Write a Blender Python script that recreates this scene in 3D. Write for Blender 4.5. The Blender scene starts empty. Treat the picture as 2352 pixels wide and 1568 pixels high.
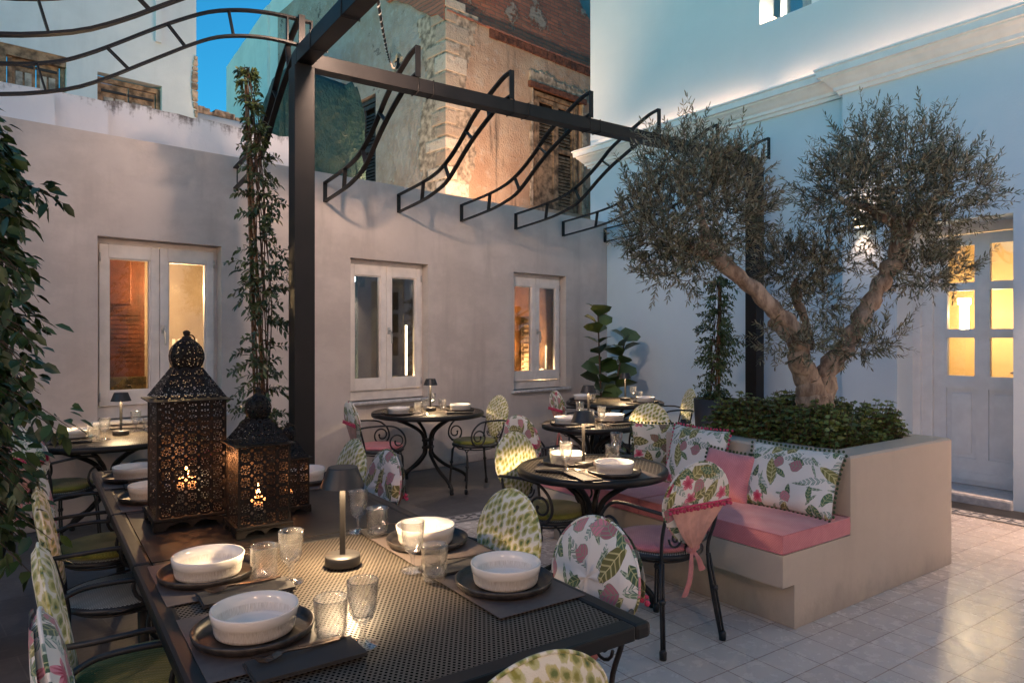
import bpy, math, random
import numpy as np
from mathutils import Vector, Matrix
random.seed(7); RNG = np.random.default_rng(7)
S = bpy.context.scene
PI = math.pi
# ------------------------------------------------------------------ camera, sky, exposure
F_PX, HZ, CAM_H = 1600.0, 772.0, 1.476          # focal length / horizon of the 2352 px wide photograph, eye height
cd = bpy.data.cameras.new('camera'); cam = bpy.data.objects.new('camera', cd); S.collection.objects.link(cam)
cd.sensor_width = 36; cd.lens = F_PX / 2352 * 36; cd.shift_y = -(784 - HZ) / 2352
cd.clip_start = .05; cd.clip_end = 500
cam.location = (0, 0, CAM_H); cam.rotation_euler = (PI / 2, 0, 0); S.camera = cam
SUN_EL, SUN_ROT = math.radians(3.0), math.radians(215)
w = bpy.data.worlds.new('World'); S.world = w; w.use_nodes = True
nt = w.node_tree; nt.nodes.clear()
sky = nt.nodes.new('ShaderNodeTexSky'); sky.sky_type = 'NISHITA'; sky.sun_disc = False
sky.sun_elevation = SUN_EL; sky.sun_rotation = SUN_ROT
sky.ozone_density = 4.0; sky.air_density = 1.0; sky.dust_density = .3
tint = nt.nodes.new('ShaderNodeMix'); tint.data_type = 'RGBA'; tint.blend_type = 'MULTIPLY'
tint.inputs[0].default_value = 1; tint.inputs[7].default_value = (.40, 1.20, 1.10, 1)
bg = nt.nodes.new('ShaderNodeBackground'); bg.inputs[1].default_value = .15
ow = nt.nodes.new('ShaderNodeOutputWorld')
nt.links.new(sky.outputs[0], tint.inputs[6]); nt.links.new(tint.outputs[2], bg.inputs[0]); nt.links.new(bg.outputs[0], ow.inputs[0])
sl = bpy.data.lights.new('dusk_sun', 'SUN'); sl.energy = .03; sl.angle = math.radians(20); sl.color = (1, .72, .6)
so = bpy.data.objects.new('dusk_sun', sl); S.collection.objects.link(so)
so.rotation_euler = (math.radians(87), 0, math.radians(-SUN_ROT * 57.2958 + 180))
vs = S.view_settings; vs.view_transform = 'Standard'; vs.look = 'None'; vs.gamma = 1; vs.use_curve_mapping = False; vs.exposure = 1.85
S.cycles.max_bounces = 8; S.cycles.transparent_max_bounces = 24; S.cycles.caustics_reflective = False; S.cycles.caustics_refractive = False
S.cycles.sample_clamp_indirect = 4.0
# ------------------------------------------------------------------ materials
class N:
    def __init__(s, name):
        s.m = bpy.data.materials.new(name); s.m.use_nodes = True; s.t = s.m.node_tree; s.t.nodes.clear()
        s.out = s.t.nodes.new('ShaderNodeOutputMaterial')
    def n(s, typ, **k):
        nd = s.t.nodes.new('ShaderNode' + typ)
        for a, b in k.items(): setattr(nd, a, b)
        return nd
    def put(s, sock, v):
        if isinstance(v, bpy.types.NodeSocket): s.t.links.new(v, sock)
        elif v is not None: sock.default_value = v
    def math(s, op, a, b=None, c=None, clamp=False):
        nd = s.n('Math', operation=op, use_clamp=clamp)
        for i, v in enumerate((a, b, c)): s.put(nd.inputs[i], v)
        return nd.outputs[0]
    def vm(s, op, a, b=None):
        nd = s.n('VectorMath', operation=op)
        s.put(nd.inputs[0], a)
        if b is not None:
            if op == 'SCALE': s.put(nd.inputs[3], b)
            else: s.put(nd.inputs[1], b)
        return nd.outputs[0]
    def sep(s, v): nd = s.n('SeparateXYZ'); s.put(nd.inputs[0], v); return nd.outputs
    def comb(s, x, y=0.0, z=0.0):
        nd = s.n('CombineXYZ')
        for i, v in enumerate((x, y, z)): s.put(nd.inputs[i], v)
        return nd.outputs[0]
    def mix(s, f, a, b, bt='MIX'):
        nd = s.n('Mix', data_type='RGBA', blend_type=bt)
        s.put(nd.inputs[0], f); s.put(nd.inputs[6], col(a)); s.put(nd.inputs[7], col(b)); return nd.outputs[2]
    def mixs(s, f, a, b):
        nd = s.n('MixShader'); s.put(nd.inputs[0], f); s.put(nd.inputs[1], a); s.put(nd.inputs[2], b); return nd.outputs[0]
    def noise(s, v, sc, det=3, rough=.55, out=0):
        nd = s.n('TexNoise'); s.put(nd.inputs['Vector'], v); nd.inputs['Scale'].default_value = sc
        nd.inputs['Detail'].default_value = det; nd.inputs['Roughness'].default_value = rough; return nd.outputs[out]
    def vor(s, v, sc, rnd=1.0, dim='3D', feat='F1'):
        nd = s.n('TexVoronoi', voronoi_dimensions=dim, feature=feat); s.put(nd.inputs['Vector'], v)
        nd.inputs['Scale'].default_value = sc; nd.inputs['Randomness'].default_value = rnd; return nd.outputs
    def ramp(s, f, a, b): # smooth map a..b -> 0..1
        nd = s.n('MapRange', interpolation_type='SMOOTHSTEP'); s.put(nd.inputs[0], f)
        nd.inputs[1].default_value = a; nd.inputs[2].default_value = b; return nd.outputs[0]
    def obj(s): return s.n('TexCoord').outputs['Object']
    def bump(s, h, st=.3, d=.01):
        nd = s.n('Bump'); nd.inputs['Strength'].default_value = st; nd.inputs['Distance'].default_value = d
        s.put(nd.inputs['Height'], h); return nd.outputs[0]
    def bsdf(s, c, rough=.6, metal=0.0, nrm=None, **k):
        nd = s.n('BsdfPrincipled'); s.put(nd.inputs['Base Color'], col(c)); s.put(nd.inputs['Roughness'], rough)
        nd.inputs['Metallic'].default_value = metal
        if nrm is not None: s.put(nd.inputs['Normal'], nrm)
        for a, b in k.items(): s.put(nd.inputs[a.replace('_', ' ')], b)
        return nd.outputs[0]
    def end(s, sh): s.t.links.new(sh, s.out.inputs[0]); return s.m
def col(c):
    if isinstance(c, (tuple, list)) and len(c) == 3: return (*c, 1)
    return c
MAT = {}
def simple(name, c, rough=.5, metal=0.0, var=.12, sc=8, bump=0.0, bsc=60, **k):
    g = N(name); o = g.obj(); n = g.noise(o, sc, 4)
    dark = tuple(x * (1 - var * 1.6) for x in c); lite = tuple(min(1, x * (1 + var)) for x in c)
    cc = g.mix(g.ramp(n, .3, .7), dark, lite)
    nr = g.bump(g.noise(o, bsc, 3), bump, .004) if bump else None
    rr = g.math('MULTIPLY_ADD', n, .2, rough - .1, clamp=True)
    MAT[name] = g.end(g.bsdf(cc, rr, metal, nr, **k)); return MAT[name]
def emis(name, c, st):
    g = N(name); e = g.n('Emission'); e.inputs[0].default_value = col(c); e.inputs[1].default_value = st
    MAT[name] = g.end(e.outputs[0]); return MAT[name]
def plaster(name, c, c2, stain=None, st_sc=.6, rough=.85, bump=.25, top=None, blotch=.5, dirt=None):
    g = N(name); o = g.obj()
    a = g.ramp(g.noise(o, st_sc * 1.6, 6, .65), .35, .7)
    cc = g.mix(a, c, c2)
    s = g.sep(o); st = g.noise(g.comb(g.math('MULTIPLY', s[0], 2.2), g.math('MULTIPLY', s[1], 2.2), g.math('MULTIPLY', s[2], .35)), 1.4, 5, .6)
    cc = g.mix(g.math('MULTIPLY', g.ramp(st, .5, .75), blotch), cc, tuple(x * .72 for x in c))
    cl = g.noise(g.vm('MULTIPLY', o, (1.0, 1.0, 1.6)), 1.1, 8, .7)
    cc = g.mix(g.math('MULTIPLY', g.ramp(cl, .42, .62), blotch * .75), cc, tuple(x * .80 for x in c))
    cc = g.mix(g.math('MULTIPLY', g.ramp(g.noise(o, 2.3, 9, .75), .60, .70), blotch * .5), cc, tuple(min(1, x * 1.22) for x in c))
    if dirt:
        dz = g.math('MULTIPLY_ADD', s[2], -5.0, g.math('MULTIPLY', g.noise(g.vm('MULTIPLY', o, (1, 1, .6)), 4, 7, .7), 2.4))
        cc = g.mix(g.math('MULTIPLY', g.ramp(dz, .35, 1.5), .55), cc, dirt)
    if stain:
        zz = g.math('SUBTRACT', s[2], top) if top else s[2]
        drip = g.noise(g.comb(g.math('MULTIPLY', s[0], 9), s[1], g.math('MULTIPLY', s[2], 1.6)), 1.3, 6, .7)
        spk = g.noise(o, 22, 5, .7)
        m = g.math('MULTIPLY_ADD', zz, 3.2, g.math('MULTIPLY_ADD', drip, 1.4, g.math('MULTIPLY', spk, .9)))
        cc = g.mix(g.ramp(m, .95, 1.45), cc, stain)
    nr = g.bump(g.math('ADD', g.noise(o, 45, 4), g.math('MULTIPLY', g.noise(o, 4, 3), 2.0)), bump, .006)
    MAT[name] = g.end(g.bsdf(cc, rough, 0, nr)); return MAT[name]

plaster('wall_taupe', (.55, .48, .435), (.64, .565, .515), blotch=.75, dirt=(.25, .2, .17))
plaster('building_white', (.60, .69, .755), (.64, .725, .785), blotch=.06, bump=.3)
plaster('parapet_white', (.72, .69, .70), (.80, .76, .75), stain=(.16, .13, .12), top=3.5, blotch=.12)
plaster('house_white', (.58, .69, .76), (.66, .76, .82), stain=(.3, .33, .33), top=7.2, blotch=.3)
plaster('far_white', (.80, .80, .79), (.88, .88, .86), blotch=.35)
plaster('planter_plaster', (.50, .42, .34), (.55, .465, .38), blotch=.32, bump=.3, dirt=(.26, .21, .17))
simple('cornice_white', (.84, .85, .86), .55, var=.03)
simple('frame_paint', (.78, .72, .66), .5, var=.06, bump=.1)
simple('door_paint', (.76, .76, .76), .45, var=.04)
simple('marble', (.55, .53, .52), .35, var=.12, sc=25)
simple('dark_border', (.035, .035, .037), .55, var=.3, sc=6, Specular_IOR_Level=.3)
simple('black_steel', (.009, .008, .008), .5, var=.25, sc=3, bump=.15, bsc=140, Specular_IOR_Level=.35)
simple('iron', (.018, .018, .019), .5, var=.2, bump=.2, bsc=200)
simple('table_metal', (.013, .013, .013), .42, var=.15, sc=5, Specular_IOR_Level=.3)
simple('lantern_plain', (.012, .0095, .008), .5, metal=0, var=.3, sc=14, Specular_IOR_Level=.2)
simple('lamp_black', (.022, .020, .019), .42, var=.1)
simple('handle_metal', (.55, .54, .52), .3, metal=.9, var=.05)
simple('placemat_vinyl', (.10, .078, .070), .5, var=.12, sc=60)
simple('napkin_paper', (.030, .027, .026), .75, var=.1, sc=30)
simple('dark_cutlery', (.16, .11, .085), .3, metal=.9, var=.2)
simple('charcoal_plate', (.030, .024, .021), .38, var=.5, sc=30, bump=.2)
simple('pot_black', (.02, .02, .022), .5)
simple('soil', (.03, .022, .016), .95, var=.4, sc=40, bump=.8)
simple('rope_black', (.02, .02, .02), .7); simple('rope_white', (.7, .68, .64), .7)
simple('pipe_blue', (.05, .16, .35), .5)
simple('candle_wax', (.75, .66, .5), .5)
simple('cane_wood', (.22, .12, .065), .8, var=.3, sc=30, bump=.4)
simple('vine_stem', (.09, .05, .03), .85, var=.3, sc=30)
simple('ribbon_pink', (.52, .20, .19), .75, var=.08, sc=30)
simple('lining_pink', (.60, .33, .27), .8, var=.1, sc=20)
simple('pompom_pink', (.55, .06, .13), .9, var=.2, sc=90, bump=.6)
simple('pompom_green', (.055, .085, .035), .9, var=.2, sc=90, bump=.6)
simple('ribbon_olive', (.30, .27, .10), .8, var=.2, sc=30)
simple('rust_metal', (.16, .06, .035), .85, var=.4, sc=15, bump=.4)
simple('paper_white', (.8, .8, .78), .6); simple('ink_black', (.02, .02, .02), .7)
simple('curtain_white', (.8, .78, .74), .8)
simple('box_white', (.75, .75, .72), .5)
emis('warm_led', (1, .52, .28), 7.5); emis('lamp_disc', (1, .70, .40), 14)
emis('flame', (1, .36, .09), 14); emis('sconce_glow', (1, .72, .42), 24); emis('cool_spot', (.75, .9, 1), 4)
emis('warm_emission', (1, .72, .4), 2.5)

def woven(name, c, c2, scale=450, rough=.85, big=None):
    g = N(name); o = g.obj(); s = g.sep(o)
    wv = g.math('MULTIPLY', g.math('SINE', g.math('MULTIPLY', g.math('ADD', s[0], s[2]), scale)), g.math('SINE', g.math('MULTIPLY', s[1], scale)))
    f = g.math('MULTIPLY_ADD', wv, .25, g.noise(o, 14, 4))
    cc = g.mix(g.ramp(f, .25, .8), c, c2)
    nr = g.bump(g.math('MULTIPLY_ADD', g.noise(o, 5, 3), 5, wv), .25, .003)
    MAT[name] = g.end(g.bsdf(cc, rough, 0, nr, Sheen_Weight=.25)); return MAT[name]
woven('cushion_pink', (.50, .155, .18), (.60, .215, .235))
woven('pillow_pink', (.60, .20, .215), (.72, .27, .28))
woven('cushion_olive', (.15, .15, .016), (.22, .215, .03))

def perforated(name, c, period, rx, kind='dot', metal=.0, rough=.42):
    g = N(name); o = g.obj(); s = g.sep(o)
    if kind == 'slot':       # narrow parallel slots
        x = g.math('DIVIDE', s[0], period); y = g.math('DIVIDE', s[1], period * 3)
        row = g.math('FLOOR', x)
        fy = g.math('FRACT', g.math('MULTIPLY_ADD', row, .5, y)); fx = g.math('FRACT', x)
        a = g.math('LESS_THAN', g.math('ABSOLUTE', g.math('SUBTRACT', fx, .5)), rx)
        b = g.math('LESS_THAN', g.math('ABSOLUTE', g.math('SUBTRACT', fy, .5)), .40)
        hole = g.math('MULTIPLY', a, b)
    else:
        x = g.math('DIVIDE', s[0], period); y = g.math('DIVIDE', s[1], period * .8)
        row = g.math('FLOOR', y)
        fx = g.math('SUBTRACT', g.math('FRACT', g.math('MULTIPLY_ADD', row, .5, x)), .5)
        fy = g.math('SUBTRACT', g.math('FRACT', y), .5)
        hole = g.math('LESS_THAN', g.math('ADD', g.math('ABSOLUTE', fx), g.math('MULTIPLY', g.math('ABSOLUTE', fy), .8)), rx)
    n = g.noise(o, 6, 3)
    b = g.bsdf(g.mix(hole, g.mix(n, tuple(q * .8 for q in c), tuple(q * 1.2 for q in c)), (.002, .002, .002)), g.math('MULTIPLY_ADD', hole, .5, rough), metal, None, Specular_IOR_Level=g.math('MULTIPLY_ADD', hole, -.5, .5))
    MAT[name] = g.end(b); return MAT[name]
perforated('mesh_table', (.085, .070, .055), .0135, .34, rough=.38)
perforated('slot_table', (.085, .072, .058), .0125, .26, 'slot', rough=.38)
perforated('seat_mesh', (.03, .032, .032), .013, .26)

def fretwork(name, c, cell):
    g = N(name); o = g.n('UVMap').outputs[0]; s = g.sep(o)
    x = g.math('SUBTRACT', g.math('FRACT', g.math('DIVIDE', s[0], cell)), .5)
    y = g.math('SUBTRACT', g.math('FRACT', g.math('DIVIDE', s[1], cell)), .5)
    r = g.math('SQRT', g.math('ADD', g.math('MULTIPLY', x, x), g.math('MULTIPLY', y, y)))
    th = g.math('ARCTAN2', y, x)
    pet = g.math('ABSOLUTE', g.math('COSINE', g.math('MULTIPLY', th, 4)))
    lim = g.math('MULTIPLY_ADD', g.math('ABSOLUTE', g.math('COSINE', g.math('MULTIPLY', th, 2))), -.07, .43)
    h1 = g.math('MULTIPLY', g.math('GREATER_THAN', pet, .58), g.math('MULTIPLY', g.math('LESS_THAN', r, lim), g.math('GREATER_THAN', r, .13)))
    ring = g.math('LESS_THAN', g.math('ABSOLUTE', g.math('SUBTRACT', r, .26)), .035)
    h1 = g.math('MULTIPLY', h1, g.math('SUBTRACT', 1, ring))
    cx = g.math('SUBTRACT', .5, g.math('ABSOLUTE', x)); cy = g.math('SUBTRACT', .5, g.math('ABSOLUTE', y))
    d = g.math('ADD', cx, cy)
    h2 = g.math('MULTIPLY', g.math('LESS_THAN', d, .15), g.math('GREATER_THAN', d, .03))
    hole = g.math('MAXIMUM', h1, h2)
    tr = g.n('BsdfTransparent').outputs[0]
    b = g.bsdf(g.mix(g.noise(o, 20, 3), tuple(q * .6 for q in c), tuple(q * 1.4 for q in c)), .5, 0, None, Specular_IOR_Level=.15)
    MAT[name] = g.end(g.mixs(hole, b, tr)); return MAT[name]
fretwork('lantern_fret', (.008, .0075, .008), .046)

def glassy(name, tint=(.97, .98, .98), refl=.10, rough=.02, fac_add=0.0):
    g = N(name); tr = g.n('BsdfTransparent'); tr.inputs[0].default_value = col(tint)
    gl = g.n('BsdfGlossy'); gl.inputs['Roughness'].default_value = rough
    lw = g.n('LayerWeight'); lw.inputs[0].default_value = .28
    f = g.math('MULTIPLY_ADD', lw.outputs[0], .9, refl, clamp=True)
    MAT[name] = g.end(g.mixs(f, tr.outputs[0], gl.outputs[0])); return MAT[name]
glassy('window_glass', (.93, .95, .94), .08)
def crystal():
    g = N('crystal')
    gl = g.n('BsdfGlass'); gl.inputs['IOR'].default_value = 1.45; gl.inputs['Roughness'].default_value = .0
    tr = g.n('BsdfTransparent'); tr.inputs[0].default_value = (.985, .985, .985, 1)
    lw = g.n('LayerWeight'); lw.inputs[0].default_value = .35
    gs = g.n('BsdfGlossy'); gs.inputs['Roughness'].default_value = .04
    rf = g.n('BsdfRefraction'); rf.inputs['IOR'].default_value = 1.35; rf.inputs['Roughness'].default_value = 0
    tr_ = g.mixs(.10, tr.outputs[0], rf.outputs[0]); tl = g.n('BsdfTranslucent'); tl.inputs[0].default_value = (.95, .93, .9, 1)
    a = g.mixs(.03, tr_, tl.outputs[0])
    MAT['crystal'] = g.end(g.mixs(g.math('MULTIPLY_ADD', g.math('POWER', lw.outputs[1], 1.6), .95, .075, clamp=True), a, gs.outputs[0]))
crystal()

def ceramic():
    g = N('bowl_ceramic'); o = g.obj(); s = g.sep(o)
    ang = g.math('ARCTAN2', s[1], s[0])
    rib = g.math('SINE', g.math('MULTIPLY', ang, 150))
    rr = g.math('SQRT', g.math('ADD', g.math('MULTIPLY', s[0], s[0]), g.math('MULTIPLY', s[1], s[1])))
    low = g.math('MULTIPLY', g.math('LESS_THAN', s[2], .034), g.math('GREATER_THAN', rr, .0885))
    n = g.noise(g.comb(g.math('MULTIPLY', ang, 30), g.math('MULTIPLY', s[2], 18)), 3, 3)
    cc = g.mix(g.math('MULTIPLY', low, g.ramp(n, .3, .8)), (.74, .70, .65), (.50, .44, .37))
    nr = g.bump(g.math('MULTIPLY', g.math('MULTIPLY', rib, low), n), .5, .002)
    MAT['bowl_ceramic'] = g.end(g.bsdf(cc, g.math('MULTIPLY_ADD', low, .35, .14), 0, nr))
ceramic()

# printed fabrics -------------------------------------------------
def leaf_layer(g, p, scale, seed, keep, L, W, base, c1, c2, veins=34, kind='leaf'):
    q = g.vm('ADD', g.vm('SCALE', p, scale), (seed, seed * 1.7, 0))
    v = g.vor(q, 1.0, .75, '2D')
    loc = g.vm('SUBTRACT', q, v[2]); rc = g.sep(v[1])
    rot = g.n('VectorRotate', rotation_type='Z_AXIS'); g.put(rot.inputs[0], loc); g.put(rot.inputs[3], g.math('MULTIPLY', rc[0], 6.28))
    s = g.sep(rot.outputs[0]); x = s[0]; y = g.math('ABSOLUTE', s[1])
    xn = g.math('DIVIDE', x, L)
    if kind == 'flower':
        r = g.math('SQRT', g.math('ADD', g.math('MULTIPLY', x, x), g.math('MULTIPLY', y, y)))
        th = g.math('ARCTAN2', s[1], x)
        lim = g.math('MULTIPLY_ADD', g.math('ABSOLUTE', g.math('SINE', g.math('MULTIPLY', th, 2.5))), L * .45, L * .5)
        m = g.math('LESS_THAN', r, lim); e = g.math('DIVIDE', r, L)
        inner = g.ramp(g.math('ADD', e, g.math('MULTIPLY', g.math('SINE', g.math('MULTIPLY', th, 15)), .2)), .2, .9)
    else:
        prof = g.math('SUBTRACT', 1, g.math('MULTIPLY', xn, xn))
        if kind == 'heart': prof = g.math('MULTIPLY', prof, g.math('MULTIPLY_ADD', xn, -.45, .9))
        hw = g.math('MULTIPLY', prof, W)
        m = g.math('LESS_THAN', y, hw)
        ph = g.math('MULTIPLY', g.math('SUBTRACT', x, g.math('MULTIPLY', y, .8)), veins * 2)
        sv = g.math('SINE', ph)
        if kind == 'palm': m = g.math('MULTIPLY', m, g.math('MAXIMUM', g.math('GREATER_THAN', sv, -.25), g.math('LESS_THAN', y, .012)))
        mid = g.math('LESS_THAN', y, .011)
        inner = g.math('MAXIMUM', mid, g.math('MULTIPLY', g.ramp(sv, .35, 1), .8))
        if kind == 'heart':
            edge = g.ramp(g.math('SUBTRACT', hw, y), .05, .0)
            inner = g.math('MAXIMUM', inner, edge)
    m = g.math('MULTIPLY', m, g.math('LESS_THAN', rc[1], keep))
    tone = g.mix(rc[2], c1, tuple(q * .6 for q in c1))
    return g.mix(m, base, g.mix(inner, tone, c2))
def floral(name, warm=False, seed=0.0):
    g = N(name); o = g.obj(); s = g.sep(o)
    oi = g.n('ObjectInfo').outputs['Random']
    p = g.comb(g.math('MULTIPLY_ADD', oi, 3.0, s[0]), g.math('MULTIPLY_ADD', oi, 1.3, s[2]), 0.0)
    wob = g.noise(p, 9, 2, out=1)
    p = g.vm('ADD', p, g.vm('SCALE', g.vm('SUBTRACT', wob, (.5, .5, .5)), .035))
    c = (.74, .70, .64)
    c = leaf_layer(g, p, 8.0, 3.1 + seed, .85, .60, .17, c, (.12, .21, .19), (.50, .56, .46), 18, 'palm')
    c = leaf_layer(g, p, 13.0, 53.1 + seed, .6, .60, .10, c, (.16, .25, .16), (.50, .55, .40), 12)
    c = leaf_layer(g, p, 7.5, 11.7 + seed, .62, .58, .23, c, (.20, .19, .05), (.62, .55, .26), 17)
    c = leaf_layer(g, p, 11.5, 23.3 + seed, .45, .52, .20, c, (.07, .15, .08), (.40, .42, .20), 15)
    c = leaf_layer(g, p, 11.0, 31.9 + seed, .30, .46, .40, c, (.62, .22, .27) if not warm else (.30, .13, .10), (.22, .30, .20), 16, 'heart')
    c = leaf_layer(g, p, 13.0, 47.3 + seed, .09, .5, .4, c, (.55, .02, .08), (.75, .28, .34), 10, 'flower')
    if warm: c = g.mix(.35, c, g.mix(1, c, (.6, .5, .25), 'MULTIPLY'))
    nr = g.bump(g.math('ADD', g.noise(g.vm('MULTIPLY', o, (1, 1, .45)), 13, 3), g.math('MULTIPLY', g.noise(o, 400, 1), .08)), .6, .02)
    MAT[name] = g.end(g.bsdf(c, .85, 0, nr, Sheen_Weight=.2)); return MAT[name]
floral('floral_fabric'); floral('floral_fabric_warm', True, 5.0); floral('floral_pillow', False, 2.0)
def dotted():
    g = N('dotted_fabric'); o = g.obj(); s = g.sep(o)
    oi = g.n('ObjectInfo').outputs['Random']
    wob = g.noise(o, 38, 4, .65, out=1)
    p = g.comb(g.math('MULTIPLY_ADD', oi, 3.0, s[0]), s[2], 0.0)
    p = g.vm('ADD', p, g.vm('SCALE', g.vm('SUBTRACT', wob, (.5, .5, .5)), .022))
    q = g.vm('MULTIPLY', p, (29, 29, 1)); sq = g.sep(q)
    v = g.vor(g.comb(sq[0], g.math('MULTIPLY_ADD', sq[0], .5, sq[1]), 0.0), 1.0, .42, '2D'); rc = g.sep(v[1])
    big = g.noise(o, 9, 2)
    tone = g.mix(rc[0], (.34, .30, .05), (.13, .19, .05)); halo = g.mix(rc[1], (.58, .50, .20), (.50, .50, .24))
    c = g.mix(g.ramp(v[0], .52, .40), (.80, .75, .62), halo)
    c = g.mix(g.ramp(v[0], .36, .14), c, tone)
    c = g.mix(g.math('MULTIPLY', g.ramp(v[0], .2, .02), g.ramp(rc[2], .55, .75)), c, (.035, .11, .05))
    nr = g.bump(g.math('ADD', g.noise(g.vm('MULTIPLY', o, (1, 1, .45)), 13, 3), g.math('MULTIPLY', g.noise(o, 400, 1), .08)), .6, .02)
    MAT['dotted_fabric'] = g.end(g.bsdf(c, .85, 0, nr, Sheen_Weight=.2))
dotted()
def stripe_mat():
    g = N('seat_mesh_pale'); o = g.obj(); s = g.sep(o)
    a = g.math('SINE', g.math('MULTIPLY', s[0], 420)); b = g.math('SINE', g.math('MULTIPLY', s[1], 420))
    f = g.ramp(g.math('MULTIPLY', a, b), -.3, .5)
    MAT['seat_mesh_pale'] = g.end(g.bsdf(g.mix(f, (.05, .055, .055), (.42, .45, .42)), .5, 0))
stripe_mat()

def leafmat(name, c1, c2, rough=.35, spec=.5, back=None):
    g = N(name); gi = g.n('NewGeometry'); r = gi.outputs['Random Per Island']
    o = g.obj(); cc = g.mix(r, c1, c2)
    cc = g.mix(g.ramp(g.noise(o, 3, 2), .35, .65), g.mix(.45, cc, tuple(x * .45 for x in c1)), cc)
    if back: cc = g.mix(g.math('MULTIPLY', gi.outputs['Backfacing'], .8), cc, back)
    MAT[name] = g.end(g.bsdf(cc, rough, 0, None, Specular_IOR_Level=spec)); return MAT[name]
leafmat('olive_leaf', (.07, .076, .038), (.18, .175, .095), .42, .5, (.27, .27, .20))
leafmat('jasmine_leaf', (.03, .05, .014), (.085, .115, .035), .35)
leafmat('ficus_leaf', (.014, .036, .008), (.055, .10, .02), .42)
leafmat('mint_leaf', (.07, .105, .024), (.20, .25, .065), .45)
leafmat('fiddle_leaf', (.035, .07, .022), (.11, .155, .045), .32)
leafmat('vine_leaf', (.03, .06, .018), (.10, .13, .04), .4)
def bark():
    g = N('olive_bark'); o = g.obj(); s = g.sep(o)
    n = g.noise(g.comb(g.math('MULTIPLY', s[0], 3), g.math('MULTIPLY', s[1], 3), s[2]), 7, 6, .65)
    cc = g.mix(g.ramp(n, .32, .68), (.16, .11, .08), (.46, .35, .26))
    cc = g.mix(g.ramp(g.noise(o, 3, 3), .55, .75), cc, (.26, .19, .14))
    MAT['olive_bark'] = g.end(g.bsdf(cc, .85, 0, g.bump(n, .8, .02)))
bark()
def stone_floor():
    g = N('dark_stone'); o = g.obj()
    br = g.n('TexBrick', offset=.33); g.put(br.inputs['Vector'], o)
    br.inputs['Scale'].default_value = 1; br.inputs['Brick Width'].default_value = .6; br.inputs['Row Height'].default_value = .3
    br.inputs['Mortar Size'].default_value = .003; br.inputs['Mortar Smooth'].default_value = .2
    br.inputs['Color1'].default_value = (.105, .10, .098, 1); br.inputs['Color2'].default_value = (.15, .14, .135, 1); br.inputs['Mortar'].default_value = (.19, .17, .155, 1)
    n = g.noise(o, 5, 7, .7); n2 = g.noise(o, 26, 4, .6)
    cc = g.mix(g.ramp(n, .35, .7), g.mix(1, br.outputs[0], (.55, .55, .57), 'MULTIPLY'), br.outputs[0])
    cc = g.mix(g.math('MULTIPLY', g.ramp(n2, .5, .8), .35), cc, (.20, .185, .17))
    nr = g.bump(g.math('SUBTRACT', g.math('MULTIPLY', n2, .4), br.outputs[1]), .3, .004)
    MAT['dark_stone'] = g.end(g.bsdf(cc, g.math('MULTIPLY_ADD', n, .35, .32), 0, nr))
    g = N('white_tile'); o = g.obj()
    br = g.n('TexBrick', offset=0.0); g.put(br.inputs['Vector'], o)
    br.inputs['Scale'].default_value = 1; br.inputs['Brick Width'].default_value = .2; br.inputs['Row Height'].default_value = .2
    br.inputs['Mortar Size'].default_value = .0028; br.inputs['Mortar Smooth'].default_value = .1
    br.inputs['Color1'].default_value = (.57, .50, .445, 1); br.inputs['Color2'].default_value = (.66, .60, .545, 1); br.inputs['Mortar'].default_value = (.26, .19, .155, 1)
    n = g.noise(o, 4, 6, .65); n2 = g.noise(o, 160, 2, .5)
    cc = g.mix(g.math('MULTIPLY', g.ramp(n, .4, .7), .12), br.outputs[0], (.46, .41, .37))
    nr = g.bump(g.math("SUBTRACT", g.math("MULTIPLY", g.noise(o, 9, 3), .3), br.outputs[1]), .3, .003)
    MAT['white_tile'] = g.end(g.bsdf(cc, g.math('MULTIPLY_ADD', g.noise(o, 14, 5, .7), .26, .13), 0, nr))
    g = N('border_tile'); o = g.obj(); s = g.sep(o)   # black scroll on cream, runs along local x
    x = g.math('FRACT', g.math('DIVIDE', s[0], .2)); y = g.math('FRACT', g.math('DIVIDE', s[1], .2))
    xc = g.math('SUBTRACT', x, .5); yc = g.math('SUBTRACT', y, .5)
    wv = g.math('MULTIPLY', g.math('SINE', g.math('MULTIPLY', s[0], 31.4)), .16)
    stem = g.math('LESS_THAN', g.math('ABSOLUTE', g.math('SUBTRACT', yc, wv)), .07)
    lf = g.vor(g.comb(g.math('MULTIPLY', x, 3), g.math('MULTIPLY', y, 3)), 1.0, .5, '2D')[0]
    lv = g.math('MULTIPLY', g.math('LESS_THAN', lf, .3), g.math('LESS_THAN', g.math('ABSOLUTE', yc), .32))
    ln = g.math('LESS_THAN', g.math('ABSOLUTE', g.math('SUBTRACT', g.math('ABSOLUTE', yc), .42)), .05)
    cc = g.mix(g.math('MAXIMUM', g.math('MAXIMUM', stem, lv), ln), (.55, .52, .49), (.035, .035, .038))
    MAT['border_tile'] = g.end(g.bsdf(cc, .3))
stone_floor()
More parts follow.
